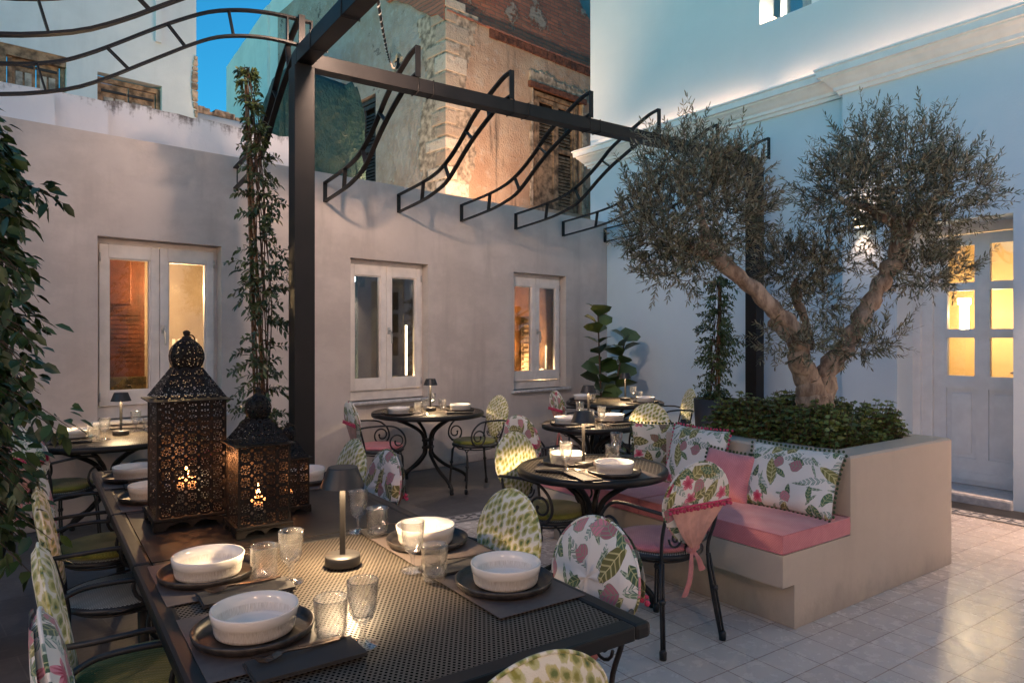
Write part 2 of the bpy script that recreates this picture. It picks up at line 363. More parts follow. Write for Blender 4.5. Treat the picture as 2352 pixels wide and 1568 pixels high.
def ruin_mats():
    g = N('ruin_plaster'); o = g.obj(); s = g.sep(o)
    n = g.noise(o, 1.1, 8, .65); n2 = g.noise(o, 5, 7, .7); n3 = g.noise(o, 30, 4)
    cc = g.mix(g.ramp(n, .35, .65), (.40, .26, .18), (.52, .39, .29))
    cc = g.mix(g.math('MULTIPLY', g.ramp(n2, .5, .68), .75), cc, (.50, .43, .37))
    st = g.noise(g.comb(g.math('MULTIPLY', s[0], 2.6), s[1], g.math('MULTIPLY', s[2], .3)), 1.2, 6, .7)
    cc = g.mix(g.math('MULTIPLY', g.ramp(st, .52, .66), .8), cc, (.09, .07, .06))
    cc = g.mix(g.math('MULTIPLY', g.ramp(n3, .6, .8), .4), cc, (.12, .09, .07))
    MAT['ruin_plaster'] = g.end(g.bsdf(cc, .92, 0, g.bump(g.math('ADD', n2, g.math('MULTIPLY', n3, .5)), .9, .04)))
    g = N('ruin_grey_plaster'); o = g.obj(); s = g.sep(o)
    n = g.noise(o, 1.3, 8, .7); n2 = g.noise(o, 7, 6, .7)
    cc = g.mix(g.ramp(n, .35, .65), (.42, .39, .36), (.33, .27, .22))
    cc = g.mix(g.math('MULTIPLY', g.ramp(n2, .55, .7), .7), cc, (.50, .50, .48))
    cc = g.mix(g.ramp(g.noise(o, .8, 9, .75), .60, .63), cc, (.13, .10, .09))
    MAT['ruin_grey_plaster'] = g.end(g.bsdf(cc, .92, 0, g.bump(g.math('ADD', n, n2), .9, .05)))
    g = N('ruin_brick'); o = g.obj(); s = g.sep(o)
    br = g.n('TexBrick', offset=.5); g.put(br.inputs['Vector'], g.vm('ADD', g.comb(s[0], s[2], 0.0), g.vm('SCALE', g.noise(o, 3, 3, out=1), .05)))
    br.inputs['Scale'].default_value = 1; br.inputs['Brick Width'].default_value = .21; br.inputs['Row Height'].default_value = .068
    br.inputs['Mortar Size'].default_value = .009; br.inputs['Mortar Smooth'].default_value = .4; br.inputs['Bias'].default_value = -.1
    br.inputs['Color1'].default_value = (.46, .17, .11, 1); br.inputs['Color2'].default_value = (.28, .11, .08, 1); br.inputs['Mortar'].default_value = (.20, .15, .12, 1)
    n = g.noise(o, 1.2, 8, .72); n2 = g.noise(o, 14, 5, .7)
    cc = g.mix(g.math('MULTIPLY', g.ramp(n2, .4, .8), .5), br.outputs[0], (.32, .2, .14))
    pl = g.ramp(n, .57, .60)
    cc = g.mix(pl, cc, g.mix(n2, (.30, .24, .19), (.52, .46, .40)))
    MAT['ruin_brick'] = g.end(g.bsdf(cc, .92, 0, g.bump(g.math('ADD', g.math('SUBTRACT', n2, br.outputs[1]), g.math('MULTIPLY', pl, 2)), 1.0, .03)))
    g = N('quoin_stone'); o = g.obj(); r = g.n('NewGeometry').outputs['Random Per Island']; n = g.noise(o, 9, 7, .7)
    cc = g.mix(r, (.34, .27, .21), (.66, .60, .52)); cc = g.mix(g.ramp(n, .5, .7), cc, (.36, .27, .21))
    MAT['quoin_stone'] = g.end(g.bsdf(cc, .92, 0, g.bump(n, 1.0, .04)))
    simple('rubble', (.40, .33, .26), .95, var=.4, sc=9, bump=1.0, bsc=14)
    simple('old_wood', (.27, .185, .12), .85, var=.45, sc=9, bump=.6, bsc=40)
    simple('shutter_panel', (.36, .36, .33), .8, var=.4, sc=6, bump=.4)
    simple('blue_shutter', (.035, .045, .055), .8, var=.4, sc=9)
    simple('dark_void', (.004, .004, .005), .9, var=.1)
    simple('void_blue', (.008, .022, .032), .8, var=.1)
    simple('brown_panel', (.20, .06, .025), .4, var=.35, sc=5)
    simple('carved_wood', (.14, .10, .03), .5, var=.5, sc=16, bump=.8, bsc=20)
    simple('blind_beige', (.42, .35, .27), .7, var=.12, sc=2)
    simple('room_dark', (.10, .085, .08), .8, var=.4, sc=3)
    simple('reflected_ruin_ochre', (.50, .30, .14), .8, var=.45, sc=4, bump=.5, bsc=10)  # ochre colour stands in for the lit ruin reflected in the panes
    simple('room_yellow', (.62, .46, .24), .8, var=.04)
    g = N('tarp_green'); o = g.obj(); n = g.noise(o, 4, 6, .65)
    cc = g.mix(g.ramp(n, .35, .7), (.010, .045, .042), (.026, .075, .06))
    MAT['tarp_green'] = g.end(g.bsdf(cc, .6, 0, g.bump(g.noise(g.vm('MULTIPLY', o, (2.2, 2.2, 1.6)), 2, 5, .6), 1.0, .16)))
ruin_mats()

# ------------------------------------------------------------------ mesh helpers
class MB:
    def __init__(s): s.v = []; s.f = []; s.mi = []; s.sm = []; s.uv = None
    def add(s, vs, fs, mi=0, smooth=False):
        b = len(s.v); s.v += [tuple(map(float, p)) for p in vs]
        for f in fs: s.f.append(tuple(b + i for i in f)); s.mi.append(mi); s.sm.append(smooth)
    def box(s, x0, x1, y0, y1, z0, z1, mi=0, bev=0.0):
        if bev <= 0:
            vs = [(x, y, z) for z in (z0, z1) for y in (y0, y1) for x in (x0, x1)]
            s.add(vs, [(0, 2, 3, 1), (4, 5, 7, 6), (0, 1, 5, 4), (2, 6, 7, 3), (0, 4, 6, 2), (1, 3, 7, 5)], mi); return
        bm = bmesh.new(); bmesh.ops.create_cube(bm, size=1)
        for v in bm.verts: v.co = ((x0 + x1) / 2 + v.co.x * (x1 - x0), (y0 + y1) / 2 + v.co.y * (y1 - y0), (z0 + z1) / 2 + v.co.z * (z1 - z0))
        bmesh.ops.bevel(bm, geom=bm.edges[:], offset=bev, segments=2, affect='EDGES', profile=.6)
        bm.verts.index_update()
        s.add([v.co[:] for v in bm.verts], [[v.index for v in f.verts] for f in bm.faces], mi, False); bm.free()
    def tube(s, pts, r, n=8, mi=0, closed=False, cap=True, smooth=True):
        P = [Vector(p) for p in pts]; m = len(P)
        R = [r] * m if isinstance(r, (int, float)) else list(r)
        T = []
        for i in range(m):
            if closed: t = P[(i + 1) % m] - P[i - 1]
            else: t = P[min(i + 1, m - 1)] - P[max(i - 1, 0)]
            T.append(t.normalized() if t.length > 1e-9 else Vector((0, 0, 1)))
        a = T[0].orthogonal().normalized(); vs = []
        for i in range(m):
            if i:
                q = T[i - 1].rotation_difference(T[i]); a = q @ a
            a = (a - T[i] * a.dot(T[i])).normalized(); b = T[i].cross(a)
            for k in range(n):
                t = 2 * PI * k / n; vs.append(P[i] + (a * math.cos(t) + b * math.sin(t)) * R[i])
        fs = []
        for i in range(m if closed else m - 1):
            j = (i + 1) % m
            for k in range(n): fs.append((i * n + k, i * n + (k + 1) % n, j * n + (k + 1) % n, j * n + k))
        if cap and not closed: fs += [tuple(range(n))[::-1], tuple((m - 1) * n + k for k in range(n))]
        s.add(vs, fs, mi, smooth)
    def lathe(s, prof, n=24, c=(0, 0, 0), mi=0, smooth=True, capb=True, capt=False, mod=None):
        vs = []
        for i, (r, z) in enumerate(prof):
            for k in range(n):
                t = 2 * PI * k / n; rr = r * (mod(i, k) if mod else 1)
                vs.append((c[0] + rr * math.cos(t), c[1] + rr * math.sin(t), c[2] + z))
        fs = [(i * n + k, i * n + (k + 1) % n, (i + 1) * n + (k + 1) % n, (i + 1) * n + k) for i in range(len(prof) - 1) for k in range(n)]
        if capb: fs.append(tuple(range(n))[::-1])
        if capt: fs.append(tuple((len(prof) - 1) * n + k for k in range(n)))
        s.add(vs, fs, mi, smooth)
    def sweep_rect(s, pts, side, w, h, mi=0):   # flat bar: 'side' is the constant width axis
        P = [Vector(p) for p in pts]; sd = Vector(side).normalized(); vs = []; m = len(P)
        for i in range(m):
            t = (P[min(i + 1, m - 1)] - P[max(i - 1, 0)]).normalized(); nn = t.cross(sd).normalized()
            for a, b in ((-1, -1), (1, -1), (1, 1), (-1, 1)): vs.append(P[i] + sd * a * w / 2 + nn * b * h / 2)
        fs = [(i * 4 + k, i * 4 + (k + 1) % 4, (i + 1) * 4 + (k + 1) % 4, (i + 1) * 4 + k) for i in range(m - 1) for k in range(4)]
        fs += [(0, 1, 2, 3), tuple((m - 1) * 4 + k for k in (3, 2, 1, 0))]
        s.add(vs, fs, mi)
    def bar(s, a, b, side, w, h, mi=0): s.sweep_rect([a, b], side, w, h, mi)
    def prism(s, poly, axis, a0, a1, mi=0):     # poly: 2-D points; axis 0,1,2 = extrude axis
        def P(p, a):
            return (a, p[0], p[1]) if axis == 0 else ((p[0], a, p[1]) if axis == 1 else (p[0], p[1], a))
        n = len(poly); vs = [P(p, a0) for p in poly] + [P(p, a1) for p in poly]
        fs = [tuple(range(n)), tuple(range(2 * n - 1, n - 1, -1))] + [(i, n + i, n + (i + 1) % n, (i + 1) % n) for i in range(n)]
        s.add(vs, fs, mi)
    def ball(s, c, r, n=8, mi=0):
        pr = [(max(.001, r * math.sin(PI * i / (n // 2 + 1))), -r * math.cos(PI * i / (n // 2 + 1))) for i in range(n // 2 + 2)]
        s.lathe(pr, n, c, mi, True, False)
    def build(s, name, mats, parent=None, fixn=True):
        me = bpy.data.meshes.new(name); me.from_pydata(s.v, [], s.f)
        if isinstance(mats, str): mats = [mats]
        for m in mats: me.materials.append(MAT[m])
        me.polygons.foreach_set('material_index', s.mi); me.polygons.foreach_set('use_smooth', s.sm)
        if fixn:
            bm = bmesh.new(); bm.from_mesh(me); bmesh.ops.recalc_face_normals(bm, faces=bm.faces[:]); bm.to_mesh(me); bm.free()
        if s.uv:
            ul = me.uv_layers.new(name='UVMap')
            for p in me.polygons:
                for li in p.loop_indices: ul.data[li].uv = s.uv[me.loops[li].vertex_index]
        me.update(); return link(name, me, parent)
import bmesh
def link(name, me, parent=None):
    o = bpy.data.objects.new(name, me); S.collection.objects.link(o)
    if parent is not None: o.parent = parent
    return o
def thing(name, label, cat, loc=(0, 0, 0), rz=0.0, group=None):
    o = bpy.data.objects.new(name, None); S.collection.objects.link(o); o.empty_display_size = .1
    o.location = loc; o.rotation_euler = (0, 0, rz); return tag(o, label, cat, group)
def tag(o, label=None, cat=None, group=None, kind=None):
    if label: o['label'] = label
    if cat: o['category'] = cat
    if group: o['group'] = group
    if kind: o['kind'] = kind
    return o
def copy_tree(o, loc, rz, label, group=None):
    c = o.copy(); S.collection.objects.link(c); c.location = loc; c.rotation_euler = (0, 0, rz); c['label'] = label
    if group: c['group'] = group
    def rec(a, b):
        for ch in a.children:
            d = ch.copy(); S.collection.objects.link(d); d.parent = b; rec(ch, d)
    rec(o, c); return c
def G(px, py, z=0.0):           # point of height z seen at a pixel of the photograph
    Y = (CAM_H - z) * F_PX / (py - HZ); return ((px - 1176) * Y / F_PX, Y)
def A(px, py, Y): return ((px - 1176) * Y / F_PX, Y, CAM_H + (HZ - py) * Y / F_PX)
class Fr:                       # horizontal frame: origin + local x axis direction
    def __init__(s, ox, oy, ax, ay):
        l = math.hypot(ax, ay); s.o = (ox, oy); s.x = (ax / l, ay / l); s.y = (-ay / l, ax / l); s.rz = math.atan2(ay, ax)
    def w(s, x, y, z=0.0): return (s.o[0] + s.x[0] * x + s.y[0] * y, s.o[1] + s.x[1] * x + s.y[1] * y, z)
    def inv(s, X, Y): dx, dy = X - s.o[0], Y - s.o[1]; return (dx * s.x[0] + dy * s.x[1], dx * s.y[0] + dy * s.y[1])
WA = Fr(-3.5, 5.39, .729, .6845)         # courtyard wall: x along, y behind
BB = Fr(1.36, 9.95, .595, -.804)         # white building: x towards the viewer, y inside
PL = Fr(1.4247, 3.514, .815, .579)       # planter: x deeper, y along the bench front
BT = Fr(-.507, 1.205, .824, .567)        # long table: x across, y along
PG = Fr(-1.456, 4.823, .824, .566)       # pergola: x along beam, y to the wall
def face(fx, fy): return math.atan2(-fx, fy)
def catmull(pts, k=6):
    P = [Vector(p) for p in pts]; out = []
    for i in range(len(P) - 1):
        p0, p1, p2, p3 = P[max(i - 1, 0)], P[i], P[i + 1], P[min(i + 2, len(P) - 1)]
        for j in range(k):
            t = j / k; out.append(.5 * ((2 * p1) + (p2 - p0) * t + (2 * p0 - 5 * p1 + 4 * p2 - p3) * t * t + (3 * p1 - p0 - 3 * p2 + p3) * t ** 3))
    out.append(P[-1]); return out
def light(name, kind, loc, energy, color, parent=None, rot=None, size=.05, blend=.6, spot=1.2, target=None):
    l = bpy.data.lights.new(name, kind); l.energy = energy; l.color = color
    if kind == 'SPOT': l.spot_size = spot; l.spot_blend = blend; l.shadow_soft_size = size
    elif kind == 'POINT': l.shadow_soft_size = size
    o = bpy.data.objects.new(name, l); S.collection.objects.link(o); o.location = loc
    if parent is not None: o.parent = parent
    if target is not None: o.rotation_euler = (Vector(target) - Vector(loc)).to_track_quat('-Z', 'Y').to_euler()
    elif rot is not None: o.rotation_euler = rot
    return o
def leaves(name, P, D, L, W, mat, parent=None, fold=.25, droop=0.0, up=None):
    """many leaf blades in one mesh: base points P, directions D, lengths L, widths W"""
    P = np.asarray(P, float); D = np.asarray(D, float); n = len(P)
    D = D / np.maximum(1e-6, np.linalg.norm(D, axis=1))[:, None]
    U = RNG.normal(size=(n, 3)) * .6 + (np.array([0, 0, 1.0]) if up is None else np.array(up))
    sd = np.cross(D, U); sd /= np.maximum(1e-6, np.linalg.norm(sd, axis=1))[:, None]
    nn = np.cross(sd, D); L = np.broadcast_to(np.asarray(L, float), (n,))[:, None]; W = np.broadcast_to(np.asarray(W, float), (n,))[:, None]
    dz = np.array([0, 0, -1.0])
    def pt(u, v): return P + D * L * u + sd * W * v * .5 + nn * abs(v) * W * fold * .5 + dz * droop * L * u * u
    V = np.stack([pt(0, 0), pt(.3, .85), pt(.68, .8), pt(1, 0), pt(.68, -.8), pt(.3, -.85), pt(.35, 0), pt(.7, 0)], 1).reshape(-1, 3)
    base = np.arange(n)[:, None] * 8
    Fq = np.stack([base + np.array([0, 1, 2, 7]), base + np.array([0, 7, 4, 5])], 1).reshape(-1, 4)
    Ft = np.stack([base + np.array([2, 3, 7]), base + np.array([7, 3, 4])], 1).reshape(-1, 3)
    me = bpy.data.meshes.new(name)
    me.vertices.add(len(V)); me.vertices.foreach_set('co', V.ravel())
    nl = Fq.size + Ft.size; me.loops.add(nl); me.loops.foreach_set('vertex_index', np.concatenate([Fq.ravel(), Ft.ravel()]).astype(np.int32))
    me.polygons.add(len(Fq) + len(Ft))
    st = np.concatenate([np.arange(len(Fq)) * 4, Fq.size + np.arange(len(Ft)) * 3]).astype(np.int32)
    me.polygons.foreach_set('loop_start', st)
    me.materials.append(MAT[mat]); me.update(calc_edges=True); me.validate(); return link(name, me, parent)
# ------------------------------------------------------------------ ground
def sheet(name, fr, x0, x1, y0, y1, z, mat, lab=None):
    me = bpy.data.meshes.new(name); me.from_pydata([(x0, y0, 0), (x1, y0, 0), (x1, y1, 0), (x0, y1, 0)], [], [(0, 1, 2, 3)]); me.materials.append(MAT[mat])
    o = link(name, me); o.location = (fr.o[0], fr.o[1], z); o.rotation_euler = (0, 0, fr.rz); tag(o, lab, kind='structure'); return o
sheet('ground', Fr(0, 0, 1, 0), -60, 60, -20, 120, -.012, 'soil')
sheet('dark_stone_paving', WA, -14, 12, -14, 1.0, -.006, 'dark_stone')
sheet('white_tile_paving', PG, .0, 9, -12, .0, -.002, 'white_tile')
sheet('border_tile_strip', PG, 0, 9, .0, .2, .001, 'border_tile')
# ------------------------------------------------------------------ wall builder
def holed(mb, x0, x1, z0, z1, ops, depth, mi=0, y=0.0, top=True, thick=.3):
    xs = sorted({x0, x1, *[a for o in ops for a in o[:2]]}); zs = sorted({z0, z1, *[a for o in ops for a in o[2:4]]})
    for i in range(len(xs) - 1):
        for j in range(len(zs) - 1):
            cx, cz = (xs[i] + xs[i + 1]) / 2, (zs[j] + zs[j + 1]) / 2
            if any(o[0] < cx < o[1] and o[2] < cz < o[3] for o in ops): continue
            mb.add([(xs[i], y, zs[j]), (xs[i + 1], y, zs[j]), (xs[i + 1], y, zs[j + 1]), (xs[i], y, zs[j + 1])], [(0, 1, 2, 3)], mi)
    for a, b, c, d in ops:
        mb.add([(a, y, c), (b, y, c), (b, y, d), (a, y, d), (a, y + depth, c), (b, y + depth, c), (b, y + depth, d), (a, y + depth, d)],
               [(0, 1, 5, 4), (1, 2, 6, 5), (2, 3, 7, 6), (3, 0, 4, 7)], mi)
    if top: mb.add([(x0, y, z1), (x1, y, z1), (x1, y + thick, z1), (x0, y + thick, z1), (x0, y + thick, z0), (x1, y + thick, z0), (x0, y, z0), (x1, y, z0)],
                   [(0, 1, 2, 3), (0, 3, 4, 6), (1, 7, 5, 2)], mi)
# ------------------------------------------------------------------ courtyard wall
wall = thing('courtyard_wall', 'long taupe plastered wall with three white casement windows behind the dining tables', 'wall', (*WA.o, 0), WA.rz)
WIN = [(.258, 1.235), (2.535, 3.517), (4.83, 5.795)]
mb = MB(); holed(mb, -9, 6.66, -.05, 3.1, [(a, b, .80, 2.28) for a, b in WIN], .19)
mb.build('plaster_face', 'wall_taupe', wall, False)
mb = MB(); mb.box(-9, 6.62, -.012, -.001, 0, .09); mb.build('skirting', 'wall_taupe', wall)
def casement(wx0, wx1, dark, room):
    f = MB(); y0, y1 = .115, .185; z0, z1 = .86, 2.262
    f.box(wx0, wx0 + .03, y0, y1, .802, 2.278); f.box(wx1 - .03, wx1, y0, y1, .802, 2.278)
    f.box(wx0 + .03, wx1 - .03, y0, y1, 2.235, 2.278); f.box(wx0 + .03, wx1 - .03, y0, y1, .802, .90)
    fr = f.build('window', 'frame_paint', wall)
    xm = (wx0 + wx1) / 2
    for a, b in ((wx0 + .032, xm - .002), (xm + .002, wx1 - .032)):
        s_ = MB(); st = .068
        s_.box(a, a + st, .09, .15, .905, 2.23, bev=.006); s_.box(b - st, b, .09, .15, .905, 2.23, bev=.006)
        s_.box(a + st, b - st, .091, .149, 2.12, 2.23); s_.box(a + st, b - st, .091, .149, .905, 1.02)
        s_.box(a + st, a + st + .012, .105, .14, 1.02, 2.12); s_.box(b - st - .012, b - st, .105, .14, 1.02, 2.12)
        s_.box(a + st + .012, b - st - .012, .105, .14, 2.108, 2.12); s_.box(a + st + .012, b - st - .012, .105, .14, 1.02, 1.032)
        s_.build('sash', 'frame_paint', fr)
        g = MB(); g.box(a + st + .012, b - st - .012, .121, .125, 1.032, 2.108); g.build('pane', 'window_glass', fr)
    h = MB(); h.box(xm + .012, xm + .04, .078, .09, 1.50, 1.57, bev=.004)
    h.tube(catmull([(xm + .026, .085, 1.535), (xm + .026, .045, 1.535), (xm + .028, .035, 1.51), (xm + .03, .032, 1.40)], 5), .009, 8)
    h.build('handle', 'handle_metal', fr)
    hg = MB()
    for hx in (wx0 + .035, wx1 - .035):
        for hz in (.98, 2.12): hg.tube([(hx, .085, hz - .035), (hx, .085, hz + .035)], .007, 8)
    hg.build('hinge', 'handle_metal', fr)
    sl_ = MB(); sl_.box(wx0 - .045, wx1 + .055, -.05, .114, .765, .80, bev=.012); sl_.build('sill', 'marble', wall)
# room stuff behind the panes, in place of their reflections
def room(wx0, wx1, kind):
    r = MB(); r.add([(wx0 - .3, .2, .3), (wx1 + .3, .2, .3), (wx1 + .3, .2, 2.6), (wx0 - .3, .2, 2.6), (wx0 - .3, 1.3, .3), (wx1 + .3, 1.3, .3), (wx1 + .3, 1.3, 2.6), (wx0 - .3, 1.3, 2.6)],
          [(4, 5, 6, 7), (0, 4, 7, 3), (1, 2, 6, 5), (0, 1, 5, 4), (3, 7, 6, 2)])
    o = r.build('room_interior', {'wood': 'blind_beige', 'dark': 'room_dark', 'ochre': 'reflected_ruin_ochre'}[kind], wall, False)
    return o
for (a, b), k in zip(WIN, ('wood', 'dark', 'ochre')): casement(a, b, False, None); room(a, b, k)
# brown panelled cupboard behind the first window
c = MB(); a, b = WIN[0]; xm = (a + b) / 2
c.box(a - .2, xm - .02, .45, .5, .45, 2.4)
for i in range(2): c.box(a - .12 + i * .26, a + .10 + i * .26, .43, .45, 1.75, 2.3, bev=.012)
for i in range(12): c.box(a - .1, xm - .05, .435, .45, 1.22 + i * .04, 1.25 + i * .04)
c.build('panelled_cupboard', 'brown_panel', wall)
c = MB(); c.box(a - .2, xm - .02, .40, .5, .9, 1.12)
for i in range(4): c.tube([(a + .02 + .1 * i + .035 * math.cos(t / 3) * (1 - t / 26), .395, 1.01 + .05 * math.sin(t / 3) * (1 - t / 26)) for t in range(22)], .007, 5)
c.build('carved_rail', 'carved_wood', wall)
c = MB()
for i in range(9): c.box(xm + .06 + i * .05, xm + .085 + i * .05, .6, .61, 1.0, 1.45)
c.build('blind_slats', 'paper_white', wall)
# middle window: dark curtain and a wall spot
a, b = WIN[1]; c = MB()
for i in range(9): c.tube([(a + .02 + .045 * i, .55 + .03 * (i % 2), .5), (a + .02 + .045 * i, .55 + .03 * (i % 2), 2.15)], .03, 6)
c.build('dark_curtain', 'tarp_green', wall)
c = MB(); c.box(b - .34, b - .25, .5, .52, .6, 2.3); c.build('inner_pilaster', 'blue_shutter', wall)
c = MB(); c.box(a + .13, a + .24, .30, .36, 2.06, 2.12, bev=.015); c.build('ceiling_spot', 'cool_spot', wall)
a, b = WIN[2]; c = MB(); c.box(b - .30, b - .1, .55, .60, .9, 1.75)
for i in range(12): c.box(b - .28, b - .12, .53, .55, .95 + i * .065, .985 + i * .065)
c.build('inner_shutter', 'old_wood', wall)
for (a, b), e, xx in zip(WIN, (16.0, 4.0, 18.0), (.25, .25, .15)):
    p = light('room_light', 'POINT', (b - xx, .30 if e != 16.0 else .42, 1.0 if e != 16.0 else 1.9), e, (1, .62, .30), wall, size=.04)
c = MB(); c.box(WIN[1][1] - .165, WIN[1][1] - .145, .2, .215, 1.04, 1.6); c.build('lit_reveal_glow', 'warm_emission', wall)  # emissive strips stand in for the lit window reveals, no lamps there
c = MB(); c.box(WIN[2][1] - .175, WIN[2][1] - .150, .2, .215, 1.04, 1.35); c.build('lit_reveal_glow', 'warm_emission', wall)
# ------------------------------------------------------------------ things behind the wall
def in_WA(o): o.location = (*WA.o, 0); o.rotation_euler = (0, 0, WA.rz)
par = thing('parapet_wall', 'weathered white parapet with soot stained top edge rising behind the taupe wall', 'wall', (*WA.o, 0), WA.rz)
m = MB()
RNG2 = random.Random(3)
def ragged(m, x0, x1, ztop, yo, step=.12, amp=.012, zb=2.6, th=.25):
    n = max(2, int((x1 - x0) / step)); xs = [x0 + (x1 - x0) * i / n for i in range(n + 1)]
    hs = [ztop + RNG2.uniform(-amp, amp) for _ in xs]
    vs = []
    for x, h in zip(xs, hs): vs += [(x, yo, zb), (x, yo, h), (x, yo + th, h + .01), (x, yo + th, zb)]
    fs = []
    for i in range(n): a, b = i * 4, i * 4 + 4; fs += [(a, b, b + 1, a + 1), (a + 1, b + 1, b + 2, a + 2), (a + 2, b + 2, b + 3, a + 3)]
    fs += [(0, 1, 2, 3), (n * 4, n * 4 + 3, n * 4 + 2, n * 4 + 1)]
    m.add(vs, fs)
ragged(m, -6, .02, 3.44, .30); ragged(m, .02, .42, 3.47, .38); ragged(m, .42, 2.12, 3.53, .5)
m.build('parapet_face', 'parapet_white', par, False)
# left house
hs = thing('neighbour_house', 'pale bluish rendered house with small brown shutters, upper left beyond the parapet', 'house', WA.w(0, 5.0), WA.rz)
ops = [(-.9, .98, 3.6, 5.36), (1.36, 2.22, 3.6, 5.26)]
m = MB(); holed(m, -6, 2.72, 2.6, 7.1, ops, .16, thick=5); m.build('wall', 'house_white', hs, False)
m = MB(); m.box(2.12, 2.2, -.05, -.002, 5.9, 7.0); m.build('downpipe_chase', 'house_white', hs)
def shutterpair(x0, x1, z0, z1, y, par_, panes=2, nleaf=2):
    m = MB(); m.box(x0, x1, y - .03, y + .02, z1 - .07, z1); m.box(x0, x0 + .05, y - .03, y + .02, z0, z1 - .07); m.box(x1 - .05, x1, y - .03, y + .02, z0, z1 - .07)
    fr = m.build('window', 'old_wood', par_); wl = (x1 - x0 - .12) / nleaf
    for i in range(nleaf):
        a = x0 + .055 + i * (wl + .01); m = MB(); m.box(a, a + wl - .006, y, y + .03, z0, z1 - .08)
        m.build('shutter', 'old_wood', fr); m = MB()
        pw = (wl - .06) / panes
        for k in range(panes): m.box(a + .035 + k * pw, a + k * pw + pw - .01 + .02, y - .012, y - .002, z0 + .1, z1 - .27, bev=.004)
        m.build('shutter_panel', 'shutter_panel', fr)
        m = MB(); m.box(a - .02, a + wl - .03, y - .02, y - .004, z1 - .2, z1 - .165); m.build('hinge_strap', 'iron', fr)
shutterpair(1.37, 2.21, 3.5, 5.22, .1, hs)
shutterpair(.32, .97, 3.5, 5.32, .1, hs)
m = MB(); m.box(-.9, .30, .14, .17, 3.5, 5.3); m.build('dark_window', 'void_blue', hs)
m = MB(); m.box(-.9, .98, .02, .12, 5.22, 5.36); m.box(.22, .30, .02, .13, 3.5, 5.22); m.build('lintel', 'old_wood', hs)
# broken edge of the house: exposed rubble and cracks
m = MB()
for i in range(16):
    z = 4.9 + i * .06 + random.uniform(-.02, .02); r = .06 * math.sin(PI * (i + 1) / 18) + .02
    m.box(2.725 - r, 2.735, -.02 - r * .3, .1, z, z + .055, bev=.012)
m.build('exposed_rubble', 'rubble', hs)
m = MB()
for x0 in (2.30, 2.48):
    pts = [(x0 + .02 * math.sin(k * 2.1 + x0) + k * .01, -.003, 4.75 - k * .12 + .02 * math.cos(k * 3.3)) for k in range(9)]; m.tube(pts, .006, 4)
m.build('crack', 'dark_void', hs)
# barrel roofed low building + pipe
lb = thing('vaulted_outbuilding', 'low bluish outbuilding with rounded plaster roof between the two white houses', 'outbuilding', A(455, 300, 12)[:2] + (0,), WA.rz)
m = MB(); n = 14
prof = [(0.0, 3.2)] + [(.55 - .55 * math.cos(PI * k / 12), 4.97 + .5 * math.sin(PI * k / 12) * (1 if k else 1)) for k in range(13)] + [(1.1, 3.2)]
vs = [(x, y, z) for x in (0, .5, 1.0, 1.5, 2.3) for y, z in [(p[0] + 0, p[1] + (.12 if x < .6 else 0) * 0) for p in prof]]
k = len(prof); fs = [(i * k + j, i * k + j + 1, (i + 1) * k + j + 1, (i + 1) * k + j) for i in range(4) for j in range(k - 1)] + [tuple(range(k)), tuple(4 * k + j for j in range(k))]
m.add(vs, fs, 0, True); m.build('vault', 'far_white', lb)
m = MB()
for i in range(12): a = random.uniform(0, .9); m.box(a, a + random.uniform(.08, .2), .3, .5, 5.42, 5.45 + random.uniform(.02, .12), bev=.015)
m.build('broken_coping', 'rubble', lb)
m = MB(); m.tube([(1.25, -.02 + .55 - .56 * math.cos(t), 4.98 + .52 * math.sin(t)) for t in [PI * q / 10 for q in range(8)]], .02, 6); m.build('blue_pipe', 'pipe_blue', lb)
m = MB(); m.tube(catmull([(1.0, -.03, 4.92), (1.3, .12, 5.40), (1.75, .2, 5.50), (2.2, .1, 5.44)], 5), .009, 5); m.build('cable', 'rope_black', lb)
# far white house
f0 = A(520, 155, 20); fh = Fr(f0[0], f0[1], .595, -.804)
fa = thing('distant_white_house', 'distant pale house with stained sloping parapet against the blue sky', 'house', (fh.o[0], fh.o[1], 0), fh.rz)
m = MB(); poly = [(0, 2), (0, 9.2)] + [(q * .4, 9.2 + .16 * q * .4 * .5 - (.0) + random.uniform(-.02, .02)) for q in range(1, 12)] + [(4.6, 9.55), (7, 9.6), (7, 2)]
m.prism(poly, 1, 0, 4); m.build('wall', 'far_white', fa)
m = MB(); m.box(3.6, 3.95, -.06, -.002, 2, 9.45); m.build('pilaster', 'far_white', fa)
# ------------------------------------------------------------------ the ruined house
RU = Fr(*WA.w(5.631, 2.4)[:2], .729, .6845)
ru = thing('ruined_house', 'derelict house with peeling ochre plaster, stone quoins and exposed brick above the wall', 'house', (RU.o[0], RU.o[1], 0), RU.rz)
m = MB(); holed(m, 0, 6, 2.3, 6.63, [(1.93, 3.22, 3.78, 5.86)], .22, top=False)
m.build('ochre_wall', 'ruin_plaster', ru, False)
m = MB(); poly = [(0, 6.63), (0, 9.6)] + [(.3 + q * .3, 9.6 + random.uniform(-.07, .07)) for q in range(7)] + [(2.5, 9.0), (2.7, 8.7), (2.9, 8.35), (3.1, 8.2), (3.3, 7.85), (3.6, 7.6), (4.0, 7.5), (6, 7.2), (6, 6.63)]
m.prism(poly, 1, .10, .6); m.box(0, 6, -.03, .10, 6.60, 6.63)
m.build('brick_upper_wall', 'ruin_brick', ru)
m = MB(); m.box(1.5, 6, .9, 1.0, 6.5, 9.7); m.build('party_wall', 'ruin_grey_plaster', ru)
m = MB()
for q in range(26): m.box(.9 + q * .2, 1.09 + q * .2, -.028, .099, 6.45 + random.uniform(0, .012), 6.597, bev=.01)
m.build('brick_course', 'rust_metal', ru)
